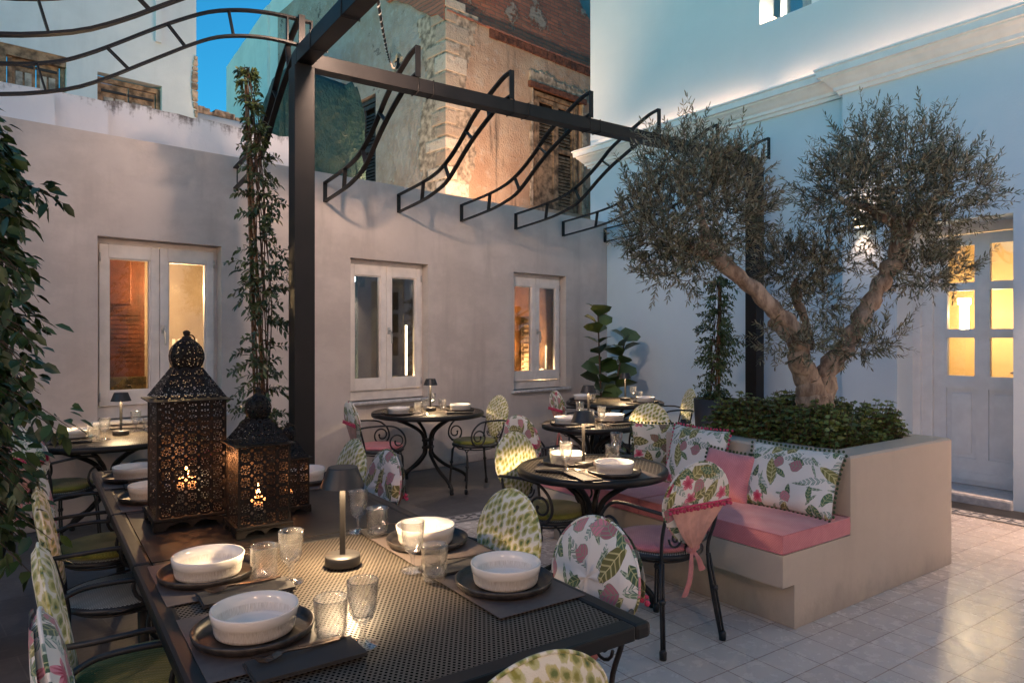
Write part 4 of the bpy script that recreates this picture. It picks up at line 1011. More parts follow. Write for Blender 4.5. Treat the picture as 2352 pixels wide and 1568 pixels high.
# ------------------------------------------------------------------ chairs
PARTS = {}
def part_obj(key, fn, parent, name):
    if key not in PARTS: o = fn(); PARTS[key] = o; o.name = name; o.parent = parent; return o
    o = PARTS[key].copy(); S.collection.objects.link(o); o.parent = parent; return o
SZ = .445
def back_pt(x, z, t=0): # point on the tilted plane of the backrest, t = thickness offset (backwards +)
    return (x, -.195 - (z - SZ) * .20 - t, z)
def cover_outline(n=40):
    pts = []
    for i in range(n):
        a_ = 2 * PI * i / n; x = .205 * math.sin(a_); z = math.cos(a_)
        if z >= 0: zz = .70 + .19 * z
        else: zz = .70 + .215 * z; x *= (1 - .45 * abs(z) ** 1.5)
        pts.append((x, zz))
    return pts
def disc_cover(outline, cz, th, mat, name, zcut=None):
    m = MB(); n = len(outline); rings = 7; vs = []
    for side in (-1, 1):
        for r_ in range(rings + 1):
            f = 1 - r_ / rings; t = th / 2 * (1 - f ** 6) ** .5
            for x, z in outline: vs.append(back_pt(x * f, cz + (z - cz) * f, side * t + .004 * math.sin(x * 40 + z * 33) * (1 - f)))
    k = n * (rings + 1); fs = []
    for s_ in (0, 1):
        for r_ in range(rings):
            for i in range(n): fs.append((s_ * k + r_ * n + i, s_ * k + r_ * n + (i + 1) % n, s_ * k + (r_ + 1) * n + (i + 1) % n, s_ * k + (r_ + 1) * n + i))
    m.add(vs, fs, 0, True); return m.build(name, mat, None)
def mk_cover(mat): return disc_cover(cover_outline(), .71, .055, mat, 'back_cover')
def mk_seam(mat):
    m = MB(); m.tube([back_pt(x * 1.005, .71 + (z - .71) * 1.005) for x, z in cover_outline(60)], .0045, 5, closed=True); return m.build('cover_piping', mat)
def mk_frame():
    m = MB()
    for s in (-1, 1):
        m.tube(catmull([(s * .19, -.235, 0.02), (s * .165, -.20, .25), (s * .155, -.185, SZ), (s * .172, -.215, .58), (s * .155, -.250, .72), (s * .09, -.268, .83), (0, -.275, .855)], 5), .0085, 7)
        sp = [(s * .14, back_pt(0, .50)[1], .53)]
        for k in range(20): t = k / 19 * 2 * PI * 1.35; r = .048 * (1 - k / 26); sp.append((s * (.085 - r * math.cos(t + PI) * 1.0) , back_pt(0, .52)[1], .53 - r * math.sin(t)))
        m.tube(sp[1:], .0055, 6)
        m.tube(catmull([(s * .018, back_pt(0, .47)[1], .46), (s * .02, back_pt(0, .55)[1], .54), (s * .06, back_pt(0, .62)[1], .61), (s * .15, back_pt(0, .70)[1], .70)], 5), .006, 6)
    m.lathe([(.215, -.012), (.222, -.004), (.222, .006), (.212, .012)], 40, (0, 0, SZ - .012), 0, True, False)
    for z in (SZ - .045,): m.tube([(.17 * math.cos(t), .17 * math.sin(t), z) for t in [2 * PI * i / 36 for i in range(36)]], .0055, 6, closed=True)
    return m.build('frame', 'iron')
def mk_leg(i):
    sx, fr = ((-1, 1), (1, 1), (-1, 0), (1, 0))[i]
    m = MB()
    if fr:
        for d in (-.0095, .0095): m.tube(catmull([(sx * .07 if d * sx < 0 else sx * .13, .175 if d * sx < 0 else .11, SZ - .03), (sx * .14 + d, .165, SZ - .06), (sx * .158 + d, .168, SZ - .15), (sx * .168 + d, .185, .05)], 6), .0060, 7)
        m.lathe([(.016, 0), (.018, .010), (.016, .020)], 10, (sx * .161, .172, .24), capb=True, capt=True); m.lathe([(.016, 0), (.0175, .035), (.012, .045)], 8, (sx * .17, .188, 0), capt=True)
    else:
        for d in (-.009, .009): m.tube([(sx * .155 + d, -.188, SZ - .03), (sx * .175 + d, -.21, .25), (sx * .196 + d, -.238, .04)], .0060, 7)
        m.lathe([(.016, 0), (.018, .010), (.016, .020)], 10, (sx * .176, -.211, .24), capb=True, capt=True); m.lathe([(.016, 0), (.0175, .035), (.012, .045)], 8, (sx * .198, -.24, 0), capt=True)
    return m.build('leg', 'iron')
def mk_arm(s):
    m = MB(); X = s * .235
    pts = catmull([(s * .188, -.235, .66), (X, -.16, .675), (X, -.02, .675), (X, .08, .655), (X, .15, .59), (X, .165, .51), (X, .12, .455), (X, .05, .465)], 6)
    c = (.082, .53); sp = []
    for k in range(26):
        t = k / 25 * 2 * PI * 1.25 + 4.2; r = .072 * (1 - k / 36.0); sp.append((X, c[0] - r * math.cos(t) * -1 * -1, c[1] + r * math.sin(t)))
    m.tube(pts[:-4], .0085, 7); last = pts[-5]
    sp = []
    for k in range(30):
        f = k / 29; t = -PI / 3 - f * 2 * PI * 1.35; r = .085 * (1 - f * .72)
        sp.append((X, c[0] + .01 + r * math.cos(t) * -1 * -1, c[1] + r * math.sin(t)))
    m.tube(sp, [.0082 - .002 * i / 29 for i in range(30)], 7)
    m.tube([(s * .18, -.10, SZ - .02), (X, -.02, SZ - .01), (X, .06, SZ + .002)], .006, 6)
    m.ball(sp[-1], .011, 6)
    return m.build('armrest', 'iron')
def mk_seat():
    m = MB(); m.lathe([(.001, 0), (.205, 0), (.214, -.006), (.205, -.012), (.001, -.012)], 40, (0, 0, SZ), 0, True, False); return m.build('seat', 'seat_mesh_pale')
def mk_pad(mat):
    m = MB(); n = 40
    prof = [(.001, .0), (.19, .0), (.203, .008), (.207, .017), (.203, .027), (.185, .034), (.12, .037), (.05, .034), (.001, .032)]
    m.lathe(prof, n, (0, .004, SZ + .003), 0, True, False, mod=lambda i, k: 1 + .012 * math.sin(k * 2 * PI / n * 5 + i)); return m.build('seat_pad', mat)
def mk_lining():
    m = MB(); vs = []; n = 14
    for j in range(8):
        f = j / 7; z = .70 - .22 * f; w_ = .175 * (1 - f) ** .8 + .018
        for i in range(n + 1): u = i / n * 2 - 1; p = back_pt(u * w_, z, .032 + .014 * math.sin(i * 2.2) * f + .01 * (1 - u * u)); vs.append(p)
    m.add(vs, [(j * (n + 1) + i, j * (n + 1) + i + 1, (j + 1) * (n + 1) + i + 1, (j + 1) * (n + 1) + i) for j in range(7) for i in range(n)], 0, True); return m.build('cover_lining', 'lining_pink')
def mk_flap():
    m = MB(); n = 18; vs = []       # printed upper flap over the back, ends in the trimmed hem
    out = cover_outline(80)
    for j in range(7):
        f = j / 6; z = .695 + .185 * f; hw = .205 * math.sqrt(max(0.0, 1 - ((z - .70) / .192) ** 2)) + .001
        for i in range(n + 1): u = i / n * 2 - 1; vs.append(back_pt(u * hw, z, .041 * (1 - .5 * f * f) * (1 - abs(u) ** 6 * .4)))
    m.add(vs, [(j * (n + 1) + i, j * (n + 1) + i + 1, (j + 1) * (n + 1) + i + 1, (j + 1) * (n + 1) + i) for j in range(6) for i in range(n)], 0, True); return m.build('back_flap', 'floral_fabric')
def mk_trim():
    m = MB(); m.tube([back_pt(x, .694, .043) for x in [-.2 + .4 * i / 12 for i in range(13)]], .006, 6)
    for i in range(19): m.ball(back_pt(-.2 + .4 * i / 18, .676 + .004 * (i % 2), .046), .0095, 6)
    return m.build('pompom_trim', 'pompom_pink')
def mk_ribbon(mat):
    m = MB(); y = back_pt(0, .475)[1] - .03
    m.ball((0, y, .475), .022, 8); m.ball((.02, y - .006, .482), .017, 8); m.ball((-.022, y, .47), .017, 8)
    def strip(pts, w0, w1):
        vs = []; n = len(pts)
        for i, p in enumerate(pts): w_ = w0 + (w1 - w0) * i / (n - 1); vs += [(p[0] - w_, p[1], p[2]), (p[0] - w_ * .2, p[1] - .006, p[2]), (p[0] + w_, p[1] + .004, p[2])]
        m.add(vs, [(i * 3 + k, i * 3 + k + 1, i * 3 + k + 4, i * 3 + k + 3) for i in range(n - 1) for k in range(2)], 0, True)
    strip(catmull([(0, y, .47), (.02, y - .02, .43), (.045, y - .012, .39), (.06, y - .01, .365)], 4), .012, .026)
    strip(catmull([(0, y, .47), (-.02, y - .015, .42), (-.035, y - .02, .34), (-.06, y - .01, .26)], 4), .012, .024)
    return m.build('ribbon', mat)
NCH = 0
def chair(x, y, fx, fy, cover, pad_, lab, lean=0.0):
    o = thing('garden_armchair', lab, 'chair', (x, y, 0), face(fx, fy), 'wrought iron armchairs around the tables')
    part_obj('frame', mk_frame, o, 'frame')
    for i in range(4): part_obj('leg%d' % i, lambda i=i: mk_leg(i), o, 'leg')
    for s in (-1, 1): part_obj('arm%d' % s, lambda s=s: mk_arm(s), o, 'armrest')
    part_obj('seat', mk_seat, o, 'seat')
    if pad_: part_obj('pad' + pad_, lambda: mk_pad('cushion_' + pad_), o, 'seat_pad')
    mat = 'floral_fabric' if cover == 'floral' else 'dotted_fabric'
    c = part_obj('cov' + cover, lambda: mk_cover(mat), o, 'back_cover'); part_obj('seam' + cover, lambda: mk_seam(mat), c, 'cover_piping')
    if cover == 'floral':
        part_obj('lining', mk_lining, o, 'cover_lining'); f = part_obj('flap', mk_flap, o, 'back_flap'); part_obj('trim', mk_trim, f, 'pompom_trim')
        part_obj('ribP', lambda: mk_ribbon('ribbon_pink'), o, 'ribbon')
    else: part_obj('ribO', lambda: mk_ribbon('ribbon_olive'), o, 'ribbon')
    return o
def bt(w_, s_, z=0.0): return BT.w(w_, s_, z)
nx, ny = BT.x
for s_, cov, pd, lab in ((.50, 'floral', 'olive', 'palm print armchair with olive seat pad, bottom left corner of the long table'), (1.08, 'dotted', 'olive', 'green dotted armchair on the left of the long table beside the nearest bowls'),
                         (1.97, 'dotted', None, 'green dotted armchair with bare mesh seat on the left of the long table'), (2.62, 'floral', 'olive', 'palm print armchair with pink ribbon at the far left of the long table')):
    p = bt(.03, s_); chair(p[0], p[1], nx, ny, cov, pd, lab)
for s_, cov, lab in ((.41, 'floral', 'palm print armchair facing us across the near right corner of the long table'), (.90, 'dotted', 'green dotted armchair behind the right hand bowls of the long table'),
                     (2.04, 'floral', 'orchid print armchair on the far right side of the long table, behind the lamp'), (2.48, 'dotted', 'green dotted armchair half hidden by the lanterns beside the tall post')):
    p = bt(.965, s_); chair(p[0], p[1], -nx, -ny, cov, 'olive' if cov == 'dotted' else 'pink', lab)
p = bt(.50, .03); chair(p[0], p[1], BT.y[0], BT.y[1], 'dotted', 'olive', 'green dotted armchair back cut by the bottom edge, at the long table end')
chair(-1.22, 6.43, .88, .47, 'floral', 'pink', 'palm print armchair with pink pad and bow left of the table under the middle window')
chair(-.36, 6.76, -.85, -.53, 'dotted', 'olive', 'green dotted armchair with olive pad right of the table under the middle window')
chair(.28, 5.33, .8, .6, 'floral', 'pink', 'dark leafy armchair seen from behind, beyond the big green dotted chair')
chair(.2265, 4.08, .80, -.60, 'dotted', 'olive', 'large green dotted armchair with olive pad left of the round table by the bench')
chair(1.02, 5.88, -.68, -.73, 'dotted', None, 'green dotted armchair with pale mesh seat beside the far bench corner')
chair(1.72, 7.75, -1, -.1, 'dotted', None, 'green dotted armchair seen edge on next to the black plant pot')
chair(.74, 7.6, .95, .3, 'floral', 'pink', 'palm print armchair left of the farthest round table near the corner')
chair(.73, 3.49, -.532, .847, 'floral', 'pink', 'palm print armchair with pink pad and bow, back to us before the bench')
chair(-3.08, 4.72, .25, .97, 'floral', 'olive', 'armchair with olive pad behind the hanging ficus leaves on the left')
chair(-2.33, 4.75, -.9, .3, 'floral', 'olive', 'leafy armchair peeking out left of the tall lantern, at the window table')
# ------------------------------------------------------------------ tables
def round_table(cx, cy, R, lab, rz=0.0):
    o = thing('round_table', lab, 'table', (cx, cy, 0), rz, 'round black mesh tables')
    m = MB(); m.lathe([(.001, 0), (R - .03, 0)], 64, (0, 0, .735), 0, False, False); m.build('mesh_top', 'slot_table', o, False)
    m = MB(); m.lathe([(R - .035, .001), (R - .012, .004), (R - .002, -.004), (R, -.02), (R - .004, -.036), (R - .02, -.04), (R - .035, -.02)], 72, (0, 0, .737), 0, True, False); m.build('rim', 'table_metal', o)
    for k in range(4):
        t = PI / 4 + k * PI / 2; c_, s_ = math.cos(t), math.sin(t)
        P = [(R * .72, .70), (R * .40, .63), (R * .16, .55), (.045, .47), (.040, .38), (.06, .31), (R * .35, .20), (R * .68, .11), (R * .80, .06), (R * .81, 0.01)]
        m = MB(); m.tube(catmull([(c_ * a_, s_ * a_, z) for a_, z in P], 5), .017, 10)
        m.lathe([(.019, 0), (.02, .02)], 10, (c_ * R * .81, s_ * R * .81, 0), capt=True); m.build('leg', 'table_metal', o)
    m = MB()
    for z in (.46, .39): m.box(-.05, .05, -.05, .05, z - .012, z + .012, bev=.004)
    m.tube([(-R * .7, 0, .71), (R * .7, 0, .71)], .010, 6); m.tube([(0, -R * .7, .705), (0, R * .7, .705)], .010, 6); m.build('hub', 'table_metal', o)
    return o
T1 = (-2.96, 5.10); T2 = (-.826, 6.85); T3 = (.454, 3.95); T4 = (.66, 5.9); T5 = (1.165, 7.9)
round_table(*T1, .545, 'round black mesh table under the left window behind the lanterns', .3)
round_table(*T2, .55, 'round black mesh table standing alone under the middle window', -.15)
round_table(*T3, .425, 'round black mesh table beside the pink cushioned bench', .35)
round_table(*T4, .41, 'round black mesh table between the bench corner and the farthest table', .5)
round_table(*T5, .55, 'farthest round black table in front of the fiddle leaf plant', .2)
lt = thing('long_table', 'long black metal table with two mesh ends and a plain centre leaf', 'table', (*BT.o, 0), BT.rz)
TW, TL, J1, J2 = 1.055, 3.15, 1.257, 2.03
def top_section(s0, s1, mesh, l0, l1):
    m = MB(); e = .055
    def edge(x0, x1, y0, y1):
        m.box(x0, x1, y0, y1, .698, .739, bev=.012)
    edge(0, e, s0 + .002, s1 - .002); edge(TW - e, TW, s0 + .002, s1 - .002)
    a0 = e if l0 else .02; a1 = e if l1 else .02
    m.box(e, TW - e, s0 + .002, s0 + a0, .700, .7385, bev=.006 if l0 else 0); m.box(e, TW - e, s1 - a1, s1 - .002, .700, .7385, bev=.006 if l1 else 0)
    m.build('top_frame', 'table_metal', lt)
    m = MB()
    if mesh: m.add([(e, s0 + a0, .734), (TW - e, s0 + a0, .734), (TW - e, s1 - a1, .734), (e, s1 - a1, .734)], [(0, 1, 2, 3)]); m.build('mesh_top', 'mesh_table', lt, False)
    else: m.box(e, TW - e, s0 + a0, s1 - a1, .70, .7375); m.build('centre_leaf', 'table_metal', lt)
top_section(0, J1, True, True, True); top_section(J1, J2, False, False, False); top_section(J2, TL, True, True, True)
for (w_, s_, ow_, os_) in ((.15, .12, -.02, .03), (TW - .15, .12, .02, .03), (.15, J1 - .1, -.02, .1), (TW - .15, J1 - .1, .02, .1), (.15, J2 + .12, -.02, -.1), (TW - .15, J2 + .12, .02, -.1), (.15, TL - .15, -.02, .0), (TW - .15, TL - .15, .02, .0)):
    sg = 1 if w_ < .5 else -1
    m = MB(); m.tube(catmull([(w_ + sg * .30, s_, .70), (w_ + sg * .16, s_, .60), (w_ + sg * .03, s_, .47), (w_ + ow_, s_ + os_ * .4, .38), (w_ + ow_ * 1.2, s_ + os_, .12), (w_ + ow_ * 1.2, s_ + os_, .01)], 5), .022, 10)
    m.lathe([(.028, 0), (.03, .012), (.024, .02)], 12, (w_ + ow_ * 1.2, s_ + os_, 0), capt=True); m.build('leg', 'table_metal', lt)
# ------------------------------------------------------------------ tableware
TZ = .7385
def shared(key, fn, name, parent=None, loc=(0, 0, 0), rz=0.0):
    if key not in PARTS: o = fn(); PARTS[key] = o
    else: o = PARTS[key].copy(); S.collection.objects.link(o)
    o.name = name; o.parent = parent; o.location = loc; o.rotation_euler = (0, 0, rz); return o
def mk_bowl():
    m = MB(); m.lathe([(.001, 0), (.086, 0), (.092, .003), (.0955, .012), (.0985, .034), (.101, .036), (.1045, .058), (.1035, .062), (.100, .061), (.0965, .04), (.091, .016), (.082, .009), (.001, .008)], 56, capb=False); return m.build('bowl', 'bowl_ceramic')
def mk_plate():
    m = MB(); m.lathe([(.001, 0), (.128, 0), (.140, .008), (.145, .024), (.141, .026), (.134, .012), (.124, .007), (.001, .006)], 56, capb=False); return m.build('plate', 'charcoal_plate')
def mk_tumbler():
    m = MB(); R = [(.030, 0), (.035, .002), (.037, .018), (.0378, .034), (.0387, .050), (.0397, .066), (.0400, .074)]
    m.lathe([(.001, 0)] + R, 14, mod=lambda i, k: (1 + (.06 if (i + k) % 2 else -.04)) if 1 < i < 6 else 1, smooth=False, capb=False)
    m.lathe([(.0400, .074), (.0407, .088), (.042, .104)], 28, smooth=True, capb=False)
    m.lathe([(.0420, .104), (.0410, .1055), (.0395, .104), (.0375, .07), (.0345, .03), (.032, .014), (.001, .012)], 24, smooth=True, capb=False); return m.build('tumbler', 'crystal')
def mk_goblet():
    m = MB(); m.lathe([(.001, 0), (.037, 0), (.037, .003), (.020, .008), (.0085, .014)], 20, smooth=False, mod=lambda i, k: 1 + (.04 if k % 2 else -.04) if i > 1 else 1, capb=False)
    m.lathe([(.0085, .014), (.0065, .03), (.008, .045), (.0125, .056)], 8, smooth=False, capb=False)
    m.lathe([(.0125, .056), (.026, .068), (.031, .084), (.0335, .101), (.0355, .118), (.036, .124)], 12, smooth=False, mod=lambda i, k: (1 + (.06 if (i + k) % 2 else -.04)) if 0 < i < 4 else 1, capb=False)
    m.lathe([(.036, .124), (.037, .14), (.038, .155)], 28, smooth=True, capb=False)
    m.lathe([(.038, .155), (.037, .156), (.0355, .154), (.034, .13), (.030, .095), (.022, .072), (.001, .064)], 24, smooth=True, capb=False); return m.build('goblet', 'crystal')
def mk_mat(): m = MB(); m.box(-.20, .20, -.145, .145, 0, .0016); return m.build('placemat', 'placemat_vinyl')
def mk_napkin():
    m = MB(); m.box(-.055, .055, -.125, .125, 0, .003); m.box(-.0535, .055, -.1235, .1255, .0034, .006); m.box(-.055, .053, -.125, .122, .0064, .009); return m.build('napkin', 'napkin_paper')
def mk_fork():
    m = MB(); m.sweep_rect(catmull([(0, -.095, .003), (0, -.02, .006), (0, .03, .012), (0, .05, .012)], 4), (1, 0, 0), .009, .0022)
    m.sweep_rect([(0, .05, .012), (0, .058, .010), (0, .066, .007)], (1, 0, 0), .024, .002)
    for x in (-.0095, -.0032, .0032, .0095): m.sweep_rect([(x, .064, .0075), (x, .085, .005), (x, .105, .012)], (1, 0, 0), .0034, .002)
    return m.build('fork', 'dark_cutlery')
def mk_knife():
    m = MB(); m.box(-.0055, .0055, -.11, .0, 0, .004, bev=.001); m.prism([(-.008, 0), (.007, 0), (.009, .06), (.004, .098), (-.003, .107), (-.008, .09)], 2, .001, .003); return m.build('knife', 'dark_cutlery')
def item(key, fn, name, lab, cat, grp, x, y, z, rz=0.0):
    o = shared(key, fn, name, None, (x, y, z), rz); return tag(o, lab, cat, grp)
Q = random.Random(11)
def setting(x, y, fx, fy, where, mat_=True, napkin=None, fork=True, knife=False, mrz=None, z=TZ):
    """bowl on plate on placemat; (fx, fy) points from the guest to the table centre"""
    rz = face(fx, fy)
    if mat_: item('mat', mk_mat, 'placemat', 'dark vinyl placemat under the plate ' + where, 'placemat', 'placemats', x, y, z + .001, rz if mrz is None else mrz)
    item('plate', mk_plate, 'plate', 'charcoal rimmed plate ' + where, 'plate', 'charcoal plates', x, y, z + .003, Q.uniform(0, 6))
    item('bowl', mk_bowl, 'bowl', 'white ribbed ceramic bowl ' + where, 'bowl', 'white bowls', x + Q.uniform(-.006, .006), y + Q.uniform(-.006, .006), z + .0095, Q.uniform(0, 6))
    if napkin:
        nx_, ny_, nr = napkin; item('napkin', mk_napkin, 'napkin', 'folded black napkin beside the bowl ' + where, 'napkin', 'black napkins', nx_, ny_, z + .003, nr)
        if fork: item('fork', mk_fork, 'fork', 'dark bronze fork on the napkin ' + where, 'fork', 'forks', nx_ + .03 * math.cos(nr), ny_ + .03 * math.sin(nr), z + .0125, nr + .1)
        if knife: item('knife', mk_knife, 'knife', 'dark bronze knife on the napkin ' + where, 'knife', 'knives', nx_ + .055 * math.cos(nr), ny_ + .055 * math.sin(nr), z + .0125, nr - .05)
def tumbler(px, py, lab, z=TZ): x, y = G(px, py, z); item('tum', mk_tumbler, 'tumbler', lab, 'tumbler', 'cut glass tumblers', x, y, z + .0015, Q.uniform(0, 6))
def goblet(px, py, lab, z=TZ): x, y = G(px, py, z); item('gob', mk_goblet, 'goblet', lab, 'goblet', 'cut glass goblets', x, y, z + .0015, Q.uniform(0, 6))
def tumblerW(x, y, lab, z=TZ): item('tum', mk_tumbler, 'tumbler', lab, 'tumbler', 'cut glass tumblers', x, y, z + .0015, Q.uniform(0, 6))
def gobletW(x, y, lab, z=TZ): item('gob', mk_goblet, 'goblet', lab, 'goblet', 'cut glass goblets', x, y, z + .0015, Q.uniform(0, 6))
rzn = BT.rz
for w_, s_, wh in ((.185, .50, 'at the near left of the long table'), (.18, 1.012, 'second from the near left corner of the long table'), (.185, 2.24, 'left of the tall lantern on the long table'), (.165, 2.78, 'at the far left corner of the long table')):
    p = bt(w_, s_); q = bt(w_ + .06, s_ - .215)
    setting(p[0], p[1], nx, ny, wh, True, (q[0] - .0, q[1], rzn + PI / 2 + .0), True, True, mrz=rzn + PI / 2)
for w_, s_, wh in ((.885, .434, 'at the near right corner of the long table'), (.89, .93, 'behind the goblet on the right of the long table'), (.87, 2.22, 'just right of the small lantern')):
    p = bt(w_, s_); q = bt(w_ - .02, s_ + .215)
    setting(p[0], p[1], -nx, -ny, wh, True, (q[0], q[1], rzn + PI / 2), True, False, mrz=rzn + PI / 2)
# price sticker of one bowl
p = bt(.18, 1.012); st = thing('price_sticker', 'white barcode sticker on the side of the second bowl', 'sticker', (p[0], p[1], TZ + .0095), 0)
m = MB(); av = lambda t, z, r: (r * math.cos(t), r * math.sin(t), z)
t0 = math.atan2(-(p[1]), -(p[0])) + .62; rr = lambda z: .0990 + (z - .034) * .16 + .0015
vs = []; n = 7
for i in range(n): t = t0 + (i / (n - 1) - .5) * .40; vs += [av(t, .010, rr(.012) - .001), av(t, .050, rr(.050) + .001)]
m.add(vs, [(i * 2, i * 2 + 2, i * 2 + 3, i * 2 + 1) for i in range(n - 1)]); m.build('paper', 'paper_white', st, False)
m = MB(); t = t0 - .10
for k in range(11): w_ = (.006 if k % 3 else .011); m.add([av(t, .034, rr(.034) + .0016), av(t + w_, .034, rr(.034) + .0016), av(t + w_, .046, rr(.046) + .0018), av(t, .046, rr(.046) + .0018)], [(0, 1, 2, 3)]); t += w_ + .007
m.build('barcode', 'ink_black', st, False)
tumbler(607, 1333, 'cut glass tumbler right of the bowl with the barcode sticker'); goblet(668, 1338, 'cut glass goblet between the stickered bowl and the near lamp')
tumbler(760, 1472, 'large cut glass tumbler nearest the camera'); goblet(833, 1482, 'tall cut glass goblet nearest the camera')
goblet(822, 1222, 'cut glass goblet directly behind the near lamp'); tumbler(867, 1232, 'cut glass tumbler just right of the goblet behind the near lamp')
goblet(948, 1311, 'cut glass goblet in front of the right hand bowl'); tumbler(998, 1331, 'cut glass tumbler between the right hand goblet and the near right bowl')
# round tables: window table (left)
def S2(px, py, T, wh, nap=1, mat_=True, k=.17, knife=False):
    x, y = G(px, py, .815); fx, fy = T[0] - x, T[1] - y; l = math.hypot(fx, fy); fx /= l; fy /= l
    q = (x + fy * k * nap, y - fx * k * nap) if nap else None
    setting(x, y, fx, fy, wh, mat_, (q[0] + fx * .0, q[1], face(fx, fy)) if q else None, True, knife)
S2(166, 984, T1, 'on the window table behind the ficus leaves', 1)
tumblerW(-2.99, 4.98, 'cut glass tumbler beside the bowl on the left window table'); gobletW(-2.90, 4.96, 'cut glass goblet left of the lamp on the left window table')
gobletW(-2.916, 5.40, 'cut glass goblet behind the lamp on the left window table'); tumblerW(-2.83, 5.42, 'cut glass tumbler at the edge of the tall lantern on the window table')
S2(916, 934, T2, 'on the left of the middle window table', -1); S2(1057, 926, T2, 'on the right of the middle window table', -1)
gobletW(-.82, 6.58, 'cut glass goblet in front of the lamp on the middle window table'); tumblerW(-.90, 6.66, 'cut glass tumbler left of the lamp on the middle window table')
gobletW(-.817, 7.12, 'cut glass goblet against the window sill on the middle window table'); tumblerW(-.70, 7.0, 'cut glass tumbler right of the lamp on the middle window table')
S2(1411, 1057, T3, 'at the front of the round table by the bench', -1, True, .19); S2(1304, 1037, T3, 'behind the lamp on the round table by the bench', 1, True, .19)
gobletW(.297, 3.82, 'cut glass goblet at the left of the lamp on the bench table'); tumblerW(.252, 3.91, 'cut glass tumbler behind the goblet on the bench table')
gobletW(.63, 4.20, 'cut glass goblet at the back of the bench table'); tumblerW(.585, 4.06, 'cut glass tumbler behind the front bowl on the bench table')
S2(1302, 955, T4, 'on the left of the middle round table', 1); S2(1405, 949, T4, 'on the right of the middle round table', -1)
gobletW(.60, 6.15, 'cut glass goblet at the back of the middle round table'); gobletW(.74, 5.76, 'cut glass goblet before the right bowl on the middle round table')
tumblerW(.655, 5.9, 'cut glass tumbler half hidden by the near lamp shade on the middle round table'); tumblerW(.64, 6.05, 'cut glass tumbler behind another tumbler on the middle round table')
S2(1337, 905, T5, 'on the left of the farthest table', 1); S2(1483, 910, T5, 'on the right of the farthest table', -1)
gobletW(1.40, 8.05, 'cut glass goblet right of the lamp on the farthest table'); tumblerW(1.46, 8.0, 'cut glass tumbler beside the right bowl on the farthest table'); tumblerW(.90, 7.85, 'cut glass tumbler near the left bowl on the farthest table')
# ------------------------------------------------------------------ cordless table lamps
def mk_lbase(): m = MB(); m.lathe([(.001, 0), (.055, 0), (.0565, .003), (.0565, .030), (.054, .033), (.001, .033)], 40, capb=False); m.box(-.0085, .0085, -.004, .004, .033, .272); return m.build('base', 'lamp_black')
def mk_shade(): m = MB(); m.lathe([(.0665, .252), (.070, .252)], 40, capb=False, smooth=False); m.lathe([(.070, .252), (.048, .312)], 40, capb=False); m.lathe([(.048, .312), (.046, .315), (.001, .315)], 40, capb=False, smooth=False); m.lathe([(.0665, .252), (.045, .296), (.001, .297)], 40, capb=False); return m.build('shade', 'lamp_black')
def mk_disc(): m = MB(); m.lathe([(.001, .290), (.038, .290)], 24, capb=False); return m.build('led_disc', 'lamp_disc')
def lamp(x, y, lab, e=4.5):
    o = thing('table_lamp', lab, 'lamp', (x, y, TZ + .001), 0, 'cordless table lamps')
    shared('lb', mk_lbase, 'base', o); shared('ls', mk_shade, 'shade', o); shared('ld', mk_disc, 'led_disc', o)
    light('lamp_light', 'SPOT', (0, 0, .285), e, (1, .70, .40), o, rot=(0, 0, 0), spot=2.45, size=.032, blend=.35); return o
x, y = G(787, 1296, TZ); lamp(x, y, 'black table lamp on the long table, largest and nearest the camera', 20)
lamp(-2.93, 5.22, 'black table lamp on the left window table above the long table corner', 20)
lamp(-.81, 6.92, 'black table lamp in front of the middle window ledge', 18)
x, y = G(1340, 1072, TZ); lamp(x, y, 'black table lamp on the round table beside the bench', 20)
lamp(.655, 5.98, 'black table lamp on the middle round table, shade above the bench table lamp', 18)
lamp(1.30, 8.0, 'small black table lamp on the farthest table before the fiddle leaf plant', 20)
